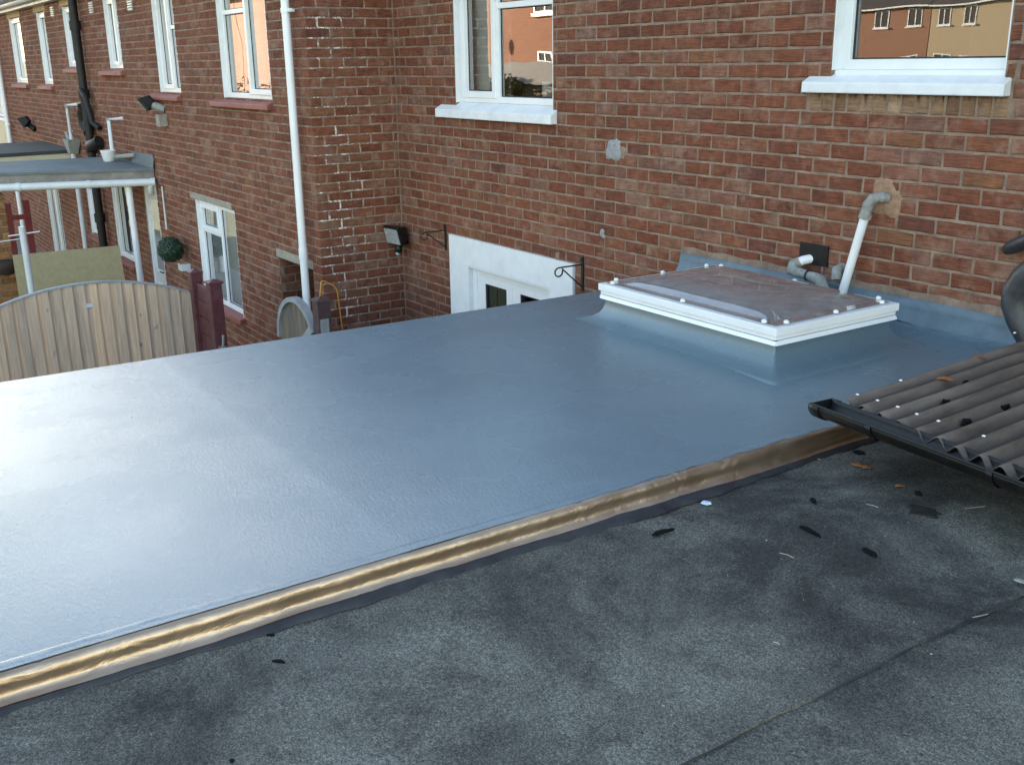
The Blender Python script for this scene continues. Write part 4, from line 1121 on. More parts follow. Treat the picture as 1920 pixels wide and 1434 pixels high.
for j in range(ny):
    a, b = -8.0+7.94*j/ny, -8.0+7.94*(j+1)/ny
    wa, wb = .0025+.0015*math.sin(a*13)+.001*math.sin(a*41), .0025+.0015*math.sin(b*13)+.001*math.sin(b*41)
    m_.add([(lap_x(a)-.001,a,ZF-.0015),(lap_x(b)-.001,b,ZF-.0015),(lap_x(b)+wb,b,ZF-.0065),(lap_x(a)+wa,a,ZF-.0065)], [(0,1,2,3)], True)
m_.build('bitumen_bleed', M_STRIP, GA)
mb = MB(); mb.box(6.42, 11.0, -8.0, -.05, -1.95, ZF-.04); mb.build('roof_slab', M_DARKROOF, GA)
mb = MB(); mb.box(6.45, 6.65, -7.95, -.06, -3.95, -1.95); mb.box(10.8, 11.0, -7.95, -.06, -3.95, -1.95); mb.box(6.65, 10.8, -7.95, -7.75, -3.95, -1.95); mb.build('wall', M_FARBRICK, GA)

# ================================================================== corrugated lean-to roof with black gutter
LT = thing('lean_to_roof', 'dirty grey-brown corrugated lean-to roof with a black gutter', 'lean-to', (8, -.9, ZF))
PIT = .0885; LX0, LX1 = 6.492, 9.6
def lt_front(x): return -1.618 - .205*(x-6.555) if x < 7.4 else -1.791 - .02*(x-7.4)
def lt_z(x, y): return -1.514 + .036*(y+1.6) + .016*math.cos(2*math.pi*(x-LX0)/PIT) - .012*max(0, (x-LX0))*.0
mb = MB(); nper = 12; nx = int((LX1-LX0)/PIT*nper); ny = 36; V = []
for j in range(ny+1):
    for i in range(nx+1):
        x = LX0+(LX1-LX0)*i/nx
        y0 = lt_front(x) + .006*math.sin(x*40); y = y0+(-.012-y0)*j/ny
        V.append((x, y, lt_z(x, y)+.0015*math.sin(y*7+x*3)))
mb.add(V, [(j*(nx+1)+i, j*(nx+1)+i+1, (j+1)*(nx+1)+i+1, (j+1)*(nx+1)+i) for j in range(ny) for i in range(nx)], True)
mb.build('corrugated_sheet', M_CORR, LT, solid=.0035)
# gutter: half round, runs slightly askew
ga = Vector((6.462, -1.697, -1.500)); gb = Vector((9.7, -1.977, -1.515)); gd = (gb-ga).normalized(); gn = Vector((-gd.y, gd.x, 0))
def guttersec(p, r0, r1):
    o = []
    for (r_, seq) in ((r0, range(13)), (r1, range(12, -1, -1))):
        for k in seq:
            a = math.pi + math.pi*k/12; o.append(p + gn*(-r_*math.cos(a))*-1 + Vector((0,0,r_*math.sin(a))))
    return o
mb = MB(); A_ = guttersec(ga, .056, .0525); B_ = guttersec(gb, .056, .0525); n = len(A_)
mb.add(A_+B_, [(k, (k+1) % n, n+(k+1) % n, n+k) for k in range(n)], True)
gt = mb.build('gutter', M_BLACKPL, LT)
mb = MB(); lip = [ga - gn*.055 + Vector((0,0,.001)), gb - gn*.055 + Vector((0,0,.001))]; mb.tube(lip, .0052, 8); mb.build('gutter_lip', M_BLACKPL, gt)
mb = MB(); mb.add(guttersec(ga+gd*-.012, .0585, .0), [tuple(range(13))]); q = guttersec(ga-gd*.012, .060, .055); q2 = guttersec(ga+gd*.035, .060, .0555)
mb.add(q+q2, [(k, (k+1) % 26, 26+(k+1) % 26, 26+k) for k in range(26)], True); mb.build('stop_end', M_BLACKPL, gt, solid=.003)
for k, s_ in enumerate((.27, .75, 1.25, 1.9, 2.6)):
    p = ga+gd*s_; a = guttersec(p-gd*.011, .061, .056); b = guttersec(p+gd*.011, .061, .056)
    m_ = MB(); m_.add(a+b, [(k2, (k2+1) % 26, 26+(k2+1) % 26, 26+k2) for k2 in range(26)], True); m_.build('gutter_bracket', M_BLACKPL, gt)
mb = MB(); c_ = (ga+gb)/2 + gn*.072 + Vector((0,0,-.065)); mb.obox(c_, gd, gn, (0,0,1), (gb-ga).length/2-.03, .010, .028); mb.build('fascia', M_BLACKP, LT)  # board behind the gutter, coloured black to stand in for the shadow there
mb = MB(); c_ = (ga+gb)/2 + gn*.36 + Vector((0,0,-.13)); mb.obox(c_+gd*.02, gd, gn, (0,0,1), (gb-ga).length/2-.04, .02, .085); mb.build('shadow_wall_plate', M_BLACKP, LT)  # set back and coloured black: the dark gap under the gutter is painted
mb = MB(); mb.obox((6.535,-.70,-1.640), (0,1,0), (1,0,0), (0,0,1), .64, .012, .073); mb.build('shadow_side_board', M_BLACKP, LT)  # black filler at the open end, its colour imitates shadow under the sheet
for (x_, y_) in ((1596,734),(1673,711),(1630,744),(1665,755),(1700,768),(1778,792),(1860,819),(1893,638)):
    p = pz(x_, y_, -1.49)
    kx = round((p.x-LX0)/PIT)*PIT+LX0
    m_ = MB(); m_.lathe([(.0065,0),(.0065,.002),(.004,.004),(0,.0045)], (kx, p.y, lt_z(kx, p.y)+.001), 10); m_.build('screw_cap', M_BLINDW, LT)

# ------------------------------------------------------------------ litter on the roofs
def leaf(label, p, s_, rot, mat, group, curl=.3, name='leaf'):
    rg = random.Random(int(p.x*1000)); m_ = MB(); V = []; n = 8
    for i in range(n+1):
        t_ = i/n; w2 = s_*.34*math.sin(math.pi*min(1, t_*.92+.04))**.8*(1+rg.uniform(-.18, .18))
        for k in (-1, 0, 1):
            x = (t_-.5)*s_; y = k*w2; z = .003 + curl*s_*.25*abs(k)**2*(.5+t_*.5) + curl*s_*.12*math.sin(t_*4)
            V.append((p.x + x*math.cos(rot)-y*math.sin(rot), p.y + x*math.sin(rot)+y*math.cos(rot), p.z+max(z, .001)))
    m_.add(V, [(i*3+k, i*3+k+1, (i+1)*3+k+1, (i+1)*3+k) for i in range(n) for k in range(2)], True)
    return tag(m_.build(name, mat, org=p, solid=.001), label, 'leaf', group)
zf = ZF+.003
leaf('orange dry leaf lying against the bronze flashing', pz(1495,853,zf), .045, .3, M_DRYLEAF, 'dry leaves on the felt')
leaf('orange dry leaf on the felt just below the gutter end', pz(1608,874,zf), .055, .1, M_DRYLEAF, 'dry leaves on the felt')
leaf('crumpled pale orange leaf touching the leaf below the gutter end', pz(1627,879,zf), .040, 1.1, M_DRYLEAF, 'dry leaves on the felt', .6)
leaf('small ochre leaf alone on the felt below the gutter', pz(1687,913,zf), .032, .9, M_DRYLEAF, 'dry leaves on the felt', .5)
leaf('orange leaf caught high in a corrugation near the wall', pz(1834,672,-1.478), .055, .5, M_DRYLEAF, 'leaves on the corrugated roof', .5)
leaf('brown-orange leaf in a corrugation at mid slope', pz(1771,714,-1.485), .060, .6, M_DRYLEAF, 'leaves on the corrugated roof', .5)
leaf('pale withered leaf at the right edge of the felt', pz(1912,1092,zf), .035, .2, M_CHIP, 'dry leaves on the felt', .4)
def scrap(name, label, cat, p, a, b, rot, mat, h=.009, n=9, group=None, seed=0):
    rg = random.Random(seed+int(p.x*999)); m_ = MB()
    top = []; bot = []
    for k in range(n):
        t_ = 2*math.pi*k/n; r_ = rg.uniform(.65, 1.15)
        x, y = a*r_*math.cos(t_), b*r_*math.sin(t_)
        X_, Y_ = p.x+x*math.cos(rot)-y*math.sin(rot), p.y+x*math.sin(rot)+y*math.cos(rot)
        top.append((p.x+(X_-p.x)*.8, p.y+(Y_-p.y)*.8, p.z+h*rg.uniform(.6, 1.1))); bot.append((X_, Y_, p.z-.002))
    m_.add(top+bot, [tuple(range(n))] + [(k, (k+1) % n, n+(k+1) % n, n+k) for k in range(n)])
    return tag(m_.build(name, mat, org=p), label, cat, group)
scrap('bark_scrap', 'black bark sliver on the felt near the flashing', 'bark', pz(1240,998,zf), .048, .010, 1.45, M_TWIG, seed=1, group='dark scraps on the felt')
scrap('bark_scrap', 'long black bark sliver in the middle of the felt', 'bark', pz(1522,998,zf), .052, .007, -.05, M_TWIG, seed=2, group='dark scraps on the felt')
scrap('bark_scrap', 'short black bark piece right of the long sliver', 'bark', pz(1634,1037,zf), .034, .011, -.1, M_TWIG, seed=3, group='dark scraps on the felt')
scrap('bark_scrap', 'small black forked bark chip above the long sliver', 'bark', pz(1525,939,zf), .022, .009, -.5, M_TWIG, seed=4, group='dark scraps on the felt')
scrap('bark_scrap', 'black chip on the felt in the lower left of the picture', 'bark', pz(522,1239,zf), .020, .008, .8, M_TWIG, h=.003, seed=5, group='dark scraps on the felt')
scrap('bark_scrap', 'black round chip at the bottom edge left of centre', 'bark', pz(435,1427,zf), .009, .007, 0, M_TWIG, h=.004, seed=6, group='dark scraps on the felt')
scrap('bark_scrap', 'little dark chip beside the flashing strip at left', 'bark', pz(508,1190,zf), .012, .004, .8, M_TWIG, h=.003, seed=7, group='dark scraps on the felt')
scrap('moss_clump', 'large dark flat moss stain-like clump near the gutter shadow', 'moss', pz(1730,957,zf-.002), .062, .050, .2, M_STAIN, h=.0025, n=16, seed=3, group='moss on the felt')
scrap('moss_clump', 'small dark moss tuft below the gutter near the ochre leaf', 'moss', pz(1722,926,zf), .016, .012, .2, M_MOSS, h=.010, seed=4, group='moss on the felt')
scrap('moss_clump', 'dark moss tuft beside the gutter end on the felt', 'moss', pz(1612,850,zf), .030, .022, .2, M_MOSS, h=.008, seed=5, group='moss on the felt')
for k, (q, lb) in enumerate((((1823,697),'dark moss tuft in an upper corrugation furrow'),((1812,722),'dark moss tuft in a corrugation furrow below the orange leaf'),((1772,757),'dark moss tuft in a corrugation furrow near the sheet middle'),((1884,766),'small dark moss tuft low at the right of the corrugated sheet'),((1813,793),'dark moss tuft in a furrow above the gutter'))):
    scrap('moss_clump', lb, 'moss', pz(q[0], q[1], -1.512), .030, .013, 1.6, M_MOSS, h=.016, seed=10+k, group='moss in the corrugations')
scrap('paper_scrap', 'pale blue scrap of paper on the felt beside the flashing', 'scrap', pz(1325,943,zf), .020, .012, .6, M_PAPER, h=.006, seed=2)
for k, (q, r_, l_, lb) in enumerate((((1518,857),.2,.09,'pale straw lying by the leaf at the flashing'),((1635,949),.2,.04,'short pale straw in the upper felt'),((1828,952),1.2,.075,'pale twig slanting near the gutter on the right'),((1838,1155),1.3,.05,'pale twig resting on the felt lap at right'),((1455,1207),.1,.02,'tiny pale straw bit in the middle of the felt'),((1475,1042),.2,.05,'pale straw below the long black sliver'))):
    p = pz(*q, zf); m_ = MB(); dv = Vector((math.cos(r_), math.sin(r_), 0))*l_/2
    m_.tube([p-dv+Vector((0,0,.002)), p+Vector((.003,.004,.003)), p+dv+Vector((0,0,.002))], .0010, 6); tag(m_.build('straw', M_STRAW, org=p), lb, 'straw', 'straws on the felt')
rg = random.Random(77); m_ = MB()
for k in range(420):
    x, y = rg.uniform(6.5, 8.6), rg.uniform(-4.7, -1.5); r_ = rg.uniform(.0009, .0020) if rg.random() < .95 else rg.uniform(.002, .0045)
    zz = ZF-(.010 if x > 7.5 else 0)+.002
    m_.add([(x-r_,y,zz),(x,y-r_*.8,zz),(x+r_,y+r_*.3,zz),(x,y+r_*.8,zz+.001),(x,y,zz+r_*.8)], [(0,1,4),(1,2,4),(2,3,4),(3,0,4)])
o = m_.build('grit', M_CHIP); tag(o, 'pale grit scattered over the grey felt', 'grit', kind='stuff')
m_ = MB()
for k in range(330):
    x, y = rg.uniform(6.5, 8.6), rg.uniform(-4.7, -1.5); r_ = rg.uniform(.001, .0032)
    zz = ZF-(.010 if x > 7.5 else 0)+.002
    m_.add([(x-r_*1.6,y,zz),(x,y-r_*.8,zz),(x+r_,y+r_*.3,zz),(x,y+r_*.8,zz+.001),(x,y,zz+r_*.8)], [(0,1,4),(1,2,4),(2,3,4),(3,0,4)])
o = m_.build('dirt_crumbs', M_MOSS); tag(o, 'dark dirt crumbs scattered over the grey felt', 'dirt', kind='stuff')

# ================================================================== the neighbour's garden
FX = -.75
FE = thing('arched_fence', 'pale wooden fence panel with an arched top', 'fence', (FX, -2.75, -3.9))
fy0, fy1 = -3.68, -1.86
def arch(y): t_ = (y-(fy0+fy1)/2)/((fy1-fy0)/2); return -2.292 + .19*(1-t_*t_)
nb = 36; wv = (fy1-fy0)/nb
for k in range(nb):
    a = fy0+k*wv-.007; b = fy0+(k+1)*wv+.007; off = .014 if k % 2 else 0
    m_ = MB(); za, zb = arch(a)-.01, arch(b)-.01
    x0, x1 = FX+off-.006, FX+off+.008
    tl_ = RND.uniform(-.004, .004)
    m_.add([(x0,a,-3.86),(x1,a,-3.86),(x1+.004,b,-3.86),(x0,b,-3.86),(x0,a+tl_,za),(x1,a+tl_,za),(x1+.004,b+tl_,zb),(x0,b+tl_,zb)], [(0,3,2,1),(4,5,6,7),(0,1,5,4),(1,2,6,5),(2,3,7,6),(3,0,4,7)])
    m_.build('board', M_FENCE, FE, bevel=.002)
m_ = MB(); yy = [fy0+(fy1-fy0)*i/30 for i in range(31)]
V = []
for y in yy:
    z = arch(y)
    V += [(FX-.018,y,z-.010),(FX+.030,y,z-.010),(FX+.030,y,z+.007),(FX-.018,y,z+.007)]
m_.add(V, [(4*i+k, 4*i+(k+1) % 4, 4*i+4+(k+1) % 4, 4*i+4+k) for i in range(30) for k in range(4)] + [(0,1,2,3),(120,121,122,123)])
m_.build('cap_rail', M_RIM, FE)
for z in (-2.62, -3.6):
    m_ = MB(); m_.box(FX-.05, FX-.012, fy0, fy1, z-.03, z+.03); m_.build('rail', M_FENCE, FE)
q = px_(168,573,FX+.03); m_ = MB(); m_.box(FX+.024, FX+.027, q.y-.028, q.y+.028, q.z-.018, q.z+.018); m_.build('label_tag', M_UPVC2, FE)
def post(name, label, x, y, z, w2, mat, group=None):
    t_ = thing(name, label, 'post', (x, y, -3.9), group)
    MB().box(x-w2, x+w2, y-w2, y+w2, -3.9, z-.035).build('shaft', mat, t_, bevel=.006)
    m_ = MB(); c_ = w2+.012; m_.add([(x-c_,y-c_,z-.035),(x+c_,y-c_,z-.035),(x+c_,y+c_,z-.035),(x-c_,y+c_,z-.035),(x-c_,y-c_,z-.02),(x+c_,y-c_,z-.02),(x+c_,y+c_,z-.02),(x-c_,y+c_,z-.02),(x,y,z+.005)],
        [(3,2,1,0),(0,1,5,4),(1,2,6,5),(2,3,7,6),(3,0,4,7),(4,5,8),(5,6,8),(6,7,8),(7,4,8)]); m_.build('cap', mat, t_)
    return t_
post('fence_post', 'maroon fence post at the right end of the pale arched fence', -.70, -1.80, -2.085, .05, M_MAROON, 'maroon fence posts')
post('fence_post', 'maroon fence post at the far left end of the pale arched fence', -.75, -3.74, -2.085, .05, M_MAROON, 'maroon fence posts')
pp_ = post('fence_post', 'maroon fence post with a small latch, free end of the maroon panel', -.17, -1.80, -2.095, .055, M_MAROON, 'maroon fence posts')
m_ = MB(); m_.box(-.115, -.085, -1.83, -1.77, -2.72, -2.69); m_.tube([(-.10,-1.80,-2.70), (-.06,-1.80,-2.66), (-.05,-1.80,-2.58)], .012, 8); m_.build('latch', M_GREYPIPE, pp_)
MP = thing('slatted_fence', 'maroon plastic fence panel between two maroon posts', 'fence', (-.43, -1.80, -3.9))
for k in range(11):
    m_ = MB(); z1 = -2.20-k*.155; m_.box(-.648, -.227, -1.815, -1.785, z1-.150, z1); m_.build('slat', M_MAROON, MP, bevel=.004)
bpst = post('gate_post', 'brown stained gate post with a pale plate, beside the orange hose', 1.0, -1.30, -2.115, .058, M_BROWNPOST)
m_ = MB(); m_.box(1.0595, 1.063, -1.345, -1.27, -2.50, -2.29); m_.build('plate', M_RIM, bpst)
GT = thing('garden_gate', 'weathered wooden gate with a round arched top and grey rim', 'gate', (.55, -1.32, -3.9))
gx0, gx1 = .12, .95
def garch(x): t_ = (x-.535)/.415; return -2.62+.40*math.sqrt(max(0, 1-t_*t_))
for k in range(8):
    a = gx0+k*(gx1-gx0)/8; b = a+(gx1-gx0)/8-.004
    m_ = MB(); za, zb = garch(a), garch(b)
    m_.add([(a,-1.33,-3.85),(b,-1.33,-3.85),(b,-1.312,-3.85),(a,-1.312,-3.85),(a,-1.33,za),(b,-1.33,zb),(b,-1.312,zb),(a,-1.312,za)], [(0,3,2,1),(4,5,6,7),(0,1,5,4),(1,2,6,5),(2,3,7,6),(3,0,4,7)])
    m_.build('board', M_GREYWOOD, GT)
V = []; M2 = 25
for i in range(M2):
    a = math.pi - math.pi*i/(M2-1); c_, s_ = math.cos(a), math.sin(a)
    for (ro, yy_) in ((.40,-1.36),(.445,-1.36),(.445,-1.30),(.40,-1.30)): V.append((.535+ro*c_*.97, yy_, -2.62+ro*.95*s_))
m_ = MB(); m_.add(V, [(4*i+k, 4*i+(k+1) % 4, 4*i+4+(k+1) % 4, 4*i+4+k) for i in range(M2-1) for k in range(4)] + [(0,1,2,3), tuple(4*(M2-1)+k for k in range(4))]); m_.build('rim', M_RIM, GT)
m_ = MB(); m_.obox((.66,-1.375,-2.60), (.8,0,.6), (0,1,0), (-.6,0,.8), .36, .012, .035); m_.build('brace', M_RIM, GT)

# porch roof with white gutter
PO = thing('porch_roof', 'flat grey felt porch roof with a white gutter, left of the brick wall', 'porch', (-6.3,-1.8,-3.9))
pr_ = [(-5.14,-.855),(-6.15,-3.30),(-7.45,-3.30),(-7.05,-.855)]
def slab(m_, poly, zs0, zs1):
    n = len(poly); m_.add([(x,y,z) for (x,y),z in zip(poly, zs0)] + [(x,y,z) for (x,y),z in zip(poly, zs1)], [tuple(range(n-1,-1,-1)), tuple(range(n,2*n))] + [(k,(k+1) % n,n+(k+1) % n,n+k) for k in range(n)])
m_ = MB(); slab(m_, pr_, (-1.585,-1.585,-1.555,-1.555), (-1.555,-1.555,-1.525,-1.525)); m_.build('felt', M_GREYFELT, PO)
m_ = MB(); slab(m_, [(x-.03,y) for x,y in pr_], (-1.75,-1.75,-1.70,-1.70), (-1.587,-1.587,-1.557,-1.557)); m_.build('fascia', M_FASCIA, PO)
m_ = MB(); m_.tube([(-5.09,-.87,-1.725), (-6.11,-3.30,-1.735)], .048, 12); g_ = m_.build('gutter', M_UPVC2, PO)
for s_ in (.0, .30, .62):
    p = Vector((-5.09,-.87,-1.725)).lerp(Vector((-6.11,-3.30,-1.735)), s_); q = Vector((-5.09,-.87,-1.725)).lerp(Vector((-6.11,-3.30,-1.735)), s_+.02)
    m_ = MB(); m_.tube([p, q], .055, 12); m_.build('bracket', M_UPVC2, g_)
m_ = MB(); m_.tube([(-5.12,-.92,-1.74), (-5.14,-.93,-1.84), (-5.22,-.90,-1.87)], .04, 10); m_.build('outlet', M_UPVC2, g_)
m_ = MB(); m_.add([FC(-6.15,-1.56,.03),FC(-5.12,-1.56,.03),FC(-5.10,-1.43,.012),FC(-5.15,-1.385,.010),FC(-6.05,-1.40,.010)], [(0,1,2,3,4)]); m_.build('wall_upstand', M_GREYFELT, PO, solid=.008)
for (q0, q1, y_, r_) in (((240,345),(265,525),-1.15,.05),):
    a = py_(*q0, y_); b = py_(*q1, y_); m_ = MB(); m_.tube([(a.x,y_,-1.72),(b.x,y_,-3.88)], .042, 12); m_.build('post', M_UPVC, PO)
m_ = MB(); m_.tube([(-7.3,-3.15,-1.7), (-7.3,-3.15,-3.88)], .042, 12); m_.build('post', M_UPVC, PO)
CA = thing('porch_canopy', 'dark canopy with a cream fascia farther along the terrace', 'porch', (-10.9,-1.7,-3.9))
cpo = [(-9.75,-.86),(-9.55,-3.0),(-12.3,-3.0),(-12.3,-.86)]
m_ = MB(); slab(m_, cpo, (-1.64,)*4, (-1.585,)*4); m_.build('roof', M_DARKROOF, CA)
m_ = MB(); slab(m_, [(x-.02, y) for x, y in cpo], (-1.73,)*4, (-1.642,)*4); m_.build('fascia', M_CREAM, CA)
for (x, y) in ((-9.7,-2.9),(-12.2,-2.9)): m_ = MB(); m_.tube([(x,y,-1.74),(x,y,-3.88)], .045, 10); m_.build('post', M_UPVC2, CA)
# topiary ball on a bracket
TB = thing('topiary_ball', 'round dark green topiary ball beside the white porch door', 'topiary', (-4.6,-DC-.2,-2.6))
bc = py_(320,468,-DC-.2); bc = Vector((bc.x, -DC-.2, bc.z)); rad = .155
rg = random.Random(4); m_ = MB()
for k in range(2600):
    v = Vector((rg.gauss(0,1), rg.gauss(0,1), rg.gauss(0,1))).normalized(); rr = rad*(.85+.20*rg.random()+.04*math.sin(v.x*7+1)*math.sin(v.z*6))
    p = bc+v*rr; t1 = v.orthogonal().normalized(); t2 = v.cross(t1); a = rg.uniform(0, 6.28)
    e1 = (t1*math.cos(a)+t2*math.sin(a)+v*rg.uniform(-.1,.7)).normalized(); e2 = v.cross(e1).normalized(); s_ = rg.uniform(.010, .018)
    m_.add([p-e1*s_, p+e2*s_*.5, p+e1*s_, p-e2*s_*.5], [(0,1,2,3)])
m_.build('leaves', M_LEAF, TB)
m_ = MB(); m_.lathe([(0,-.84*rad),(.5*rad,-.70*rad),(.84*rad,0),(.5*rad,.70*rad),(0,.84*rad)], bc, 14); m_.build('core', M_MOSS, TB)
m_ = MB(); m_.box(bc.x-.05, bc.x+.09, -DC-.12, -DC-.002, bc.z-.27, bc.z-.185); m_.build('bracket_box', M_UPVC2, TB, bevel=.005)
# conduit on the wall
m_ = MB(); a = py_(304,350,-DC-.01); b = py_(312,430,-DC-.01); t_ = thing('conduit', 'thin white conduit strip on the brick above the topiary ball', 'conduit', (b.x,-DC-.01,b.z))
m_.tube([(a.x,-DC-.012,a.z), (a.x,-DC-.012,b.z)], .012, 8); m_.build('strip', M_UPVC2, t_)
# board leaning, washing-line post, brick pier and basket, red gate
OB = thing('plywood_board', 'olive yellow sheet of board standing on edge behind the fence', 'board', (-4.5,-2.1,-3.9))
m_ = MB(); m_.add([(-4.5,-2.75,-3.89),(-4.52,-2.75,-3.89),(-4.52,-1.50,-3.89),(-4.5,-1.50,-3.89),(-4.6,-2.75,-2.40),(-4.62,-2.75,-2.40),(-4.62,-1.53,-2.415),(-4.6,-1.53,-2.415)], [(0,3,2,1),(4,5,6,7),(0,1,5,4),(1,2,6,5),(2,3,7,6),(3,0,4,7)]); m_.build('board', M_BOARD, OB)
LP_ = thing('washing_line_post', 'grey-white washing line post with a short crossbar', 'post', (-3.5,-2.77,-3.9))
MB().tube([(-3.5,-2.775,-1.93), (-3.5,-2.765,-3.88)], .034, 12).build('pole', M_UPVC2, LP_)
MB().tube([(-3.5,-2.92,-2.02), (-3.5,-2.60,-2.0)], .008, 8).build('crossbar', M_UPVC2, LP_)
MB().tube([(-3.5,-2.80,-2.06), (-3.9,-3.6,-2.16)], .005, 6).build('line', M_UPVC2, LP_)
PI = thing('brick_pier', 'orange buff brick pier at the left edge behind the fence', 'pier', (-6.0,-2.8,-3.9))
MB().box(-6.35, -6.008, -3.2, -2.55, -3.9, -1.83).build('mortar', M_MORTAR, PI)
for k in range(25):
    z0 = -3.9+k*BH+.005
    if z0 > -1.9: break
    y = -3.2 + (0 if k % 2 else -BW/2)
    while y < -2.56:
        a, b = max(y, -3.2)+.005, min(y+BW, -2.545)-.005
        if b-a > .03:
            me = bpy.data.meshes.new('brick'); V, Fc = brick_mesh_data(b-a, BH-JT); me.from_pydata(V, [], Fc); me.materials.append(M_BUFF_O); me.update()
            ob = bpy.data.objects.new('brick', me); COL.objects.link(ob); ob.parent = PI; ob.location = Vector((-6.0,(a+b)/2,z0+(BH-JT)/2))-Vector(PI['_o']); ob.rotation_euler = (0,0,math.pi/2)
        y += BW
q = px_(10,497,-5.85); HBK = thing('hanging_basket', 'dark brown hanging basket on the orange brick pier', 'basket', q)
m_ = MB(); m_.lathe([(0,-.14),(.08,-.12),(.15,-.04),(.17,.02),(.15,.05),(0,.06)], q, 16); m_.build('basket', M_BASKET, HBK)
m_ = MB(); m_.tube([(q.x,q.y+.1,q.z+.05), (q.x,q.y,q.z+.38), (q.x,q.y-.1,q.z+.05)], .004, 6); m_.build('chain', M_RUST, HBK)
RGt = thing('red_gate', 'dark red painted gate far along the terrace under the porch', 'gate', (-11.4,-1.5,-3.9))
for k, y in enumerate((-2.05,-1.90,-1.75,-1.45)):
    m_ = MB(); m_.box(-11.42, -11.38, y-.055, y+.055, -3.85, -2.55+.03*(k % 2)); m_.build('plank', M_REDPAINT, RGt)
m_ = MB(); m_.box(-11.385, -11.36, -2.1, -1.4, -2.85, -2.76); m_.build('rail', M_REDPAINT, RGt)

# ================================================================== houses opposite, seen in the window glass
def opp_house(label, x0, x1, y, z0, ze, mat, wins, depth=7.0, rise=2.4):
    t_ = thing('terraced_house', label, 'house', ((x0+x1)/2, y-3, z0))
    MB().box(x0, x1, y-depth, y, z0, ze).build('wall', mat, t_)
    m_ = MB(); m_.prism([(y+.35, ze-.02), (y-depth-.35, ze-.02), (y-depth/2, ze+rise)], x0, x1, 'x'); m_.build('roof', M_SLATE, t_)
    m_ = MB(); m_.box(x0, x1, y+.30, y+.42, ze-.10, ze+.02); m_.build('gutter', M_UPVC, t_)
    FO = lambda u, z, d: (u, y+d, z)
    for (a, b, c, g) in wins:
        wd = part('window', t_)
        m_ = MB(); m_.ring(FO, a, b, c, g, .08, -.02, .03); m_.pbox(FO, (a+b)/2-.04, (a+b)/2+.04, c+.08, g-.08, -.02, .028); m_.build('frame', M_UPVC, wd)
        m_ = MB(); m_.pbox(FO, a+.08, b-.08, c+.08, g-.08, -.01, .008); m_.build('pane', M_ROOMD, wd)
        m_ = MB(); m_.pbox(FO, a-.08, b+.08, c-.10, c, -.02, .12); m_.build('sill', M_SILLW, wd)
    return t_
Y2 = -66.0
S2 = 1.0
wd2 = lambda xs_, zl, zh, w2: [(x-w2, x+w2, zl, zh) for x in xs_]
zb = hill(-40, Y2)-.1
opp_house('orange brick terraced house across the gardens, reflected in the right window', -53.5, -41.85, Y2, zb, 3.22, M_FARBRICK2, wd2((-45.9,-43.3,-49.5), 1.75, 3.02, .62)+wd2((-45.9,-43.3,-49.5), -1.9, -.45, .75))
opp_house('cream rendered terraced house next to the reflected orange brick one', -41.75, -30.5, Y2, zb, 3.20, M_CREAMR, wd2((-40.5,-38.4,-33.6), 1.70, 3.0, .52)+wd2((-40.5,-38.4,-33.6), -1.9, -.45, .7))
YN = -20.0
lb = ['orange brick terrace house reflected in the left window, with a satellite dish', 'second orange brick terrace house opposite, left of the one with the dish', 'third orange brick terrace house opposite, reflected in the neighbour windows', 'fourth orange brick terrace house opposite, reflected in the neighbour windows', 'fifth orange brick terrace house opposite, counted from the dish', 'sixth orange brick terrace house opposite, next to last of the row', 'last orange brick terrace house of the opposite row']
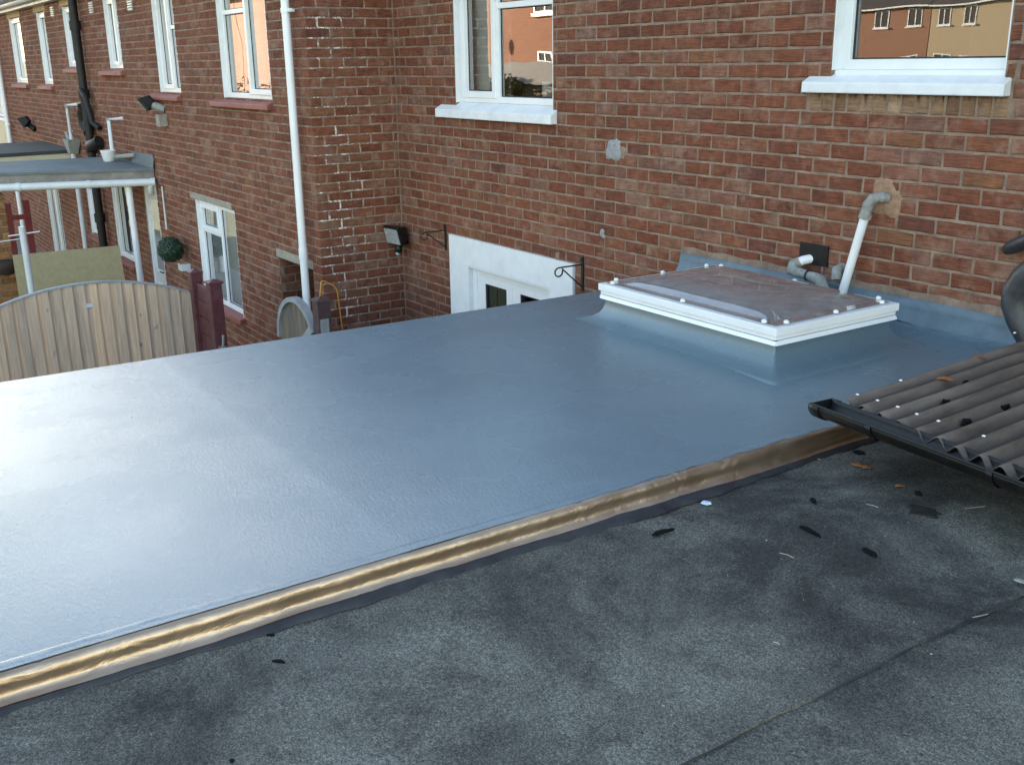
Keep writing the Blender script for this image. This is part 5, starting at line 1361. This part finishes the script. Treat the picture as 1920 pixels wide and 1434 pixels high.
for k in range(7):
    a = -17.5-12.5*(k+1); b = -17.5-12.5*k-.1
    ws = []
    if k == 0: ws = [(-26.4,-25.2,1.45,2.75), (-21.5,-20.3,1.45,2.75), (-26.3,-25.45,-.42,.0), (-22,-20.6,-2.2,-.8)]
    elif k == 1: ws = [(-34.5,-33.3,1.3,2.6), (-40.4,-39.2,1.3,2.6), (-35,-33.4,-2.4,-.9)]
    else: ws = [(b-6.6,b-5.4,1.7,2.9), (b-6.8,b-5.3,-2.4,-.9)]
    t_ = opp_house(lb[k], a, b, YN, -3.95, 3.5, M_FARBRICK if k < 2 else M_FARBRICK2, ws)
    if k == 0:
        m_ = MB(); m_.lathe([(0,.05),(.15,.075),(.27,.13),(.30,.17),(.27,.14),(.0,.06)], (-28.9,YN+.15,.33), 20, 'y'); m_.build('satellite_dish', M_FASCIA, t_)
SH = thing('garden_shed', 'wooden shed with a brown roof standing before the reflected brick terrace', 'shed', (-22.6,-16.2,-3.9))
MB().box(-24.4, -17.9, -17.2, -15.4, -3.9, -.95).build('wall', M_SHEDW, SH)
m_ = MB(); m_.add([(-24.6,-15.2,-.98),(-17.7,-15.2,-.98),(-17.7,-16.3,-.38),(-24.6,-16.3,-.38),(-24.6,-17.4,-.98),(-17.7,-17.4,-.98)], [(0,1,2,3),(3,2,5,4)]); m_.build('roof', M_CONC, SH, solid=.05)
def bush(label, c, r, n, cat='bush'):
    t_ = thing('garden_bush', label, cat, (c[0], c[1], -3.9)); rg = random.Random(int(c[0]*10)); m_ = MB()
    lobes = [(Vector((c[0]+rg.uniform(-r,r)*.6, c[1]+rg.uniform(-r,r)*.6, c[2]+rg.uniform(-r,r)*.6)), r*rg.uniform(.35,.6)) for _ in range(9)]
    for k in range(n):
        lc, lr = lobes[k % 9]; v = Vector((rg.gauss(0,1), rg.gauss(0,1), rg.gauss(0,1))).normalized(); p = lc+v*lr*(.6+.45*rg.random())
        e1 = Vector((rg.gauss(0,1), rg.gauss(0,1), rg.gauss(0,1))).normalized(); e2 = e1.orthogonal().normalized(); s_ = rg.uniform(.05, .10)
        m_.add([p-e1*s_, p+e2*s_*.6, p+e1*s_, p-e2*s_*.6], [(0,1,2,3)])
    m_.build('crown', M_BUSH, t_)
    m_ = MB(); m_.tube([(c[0],c[1],-3.95), (c[0]+.1,c[1],c[2])], [.10,.05], 8); m_.build('trunk', M_BARK, t_)
bush('olive garden bush in front of the reflected shed', (-20.6,-14.6,-1.5), 1.1, 3000)
bush('straggly hedge bush reflected in the neighbour windows', (-44.0,-17.0,-2.2), 1.6, 1800)

# ------------------------------------------------------------------ tidy
for o in bpy.data.objects:
    if '_o' in o.keys(): del o['_o']
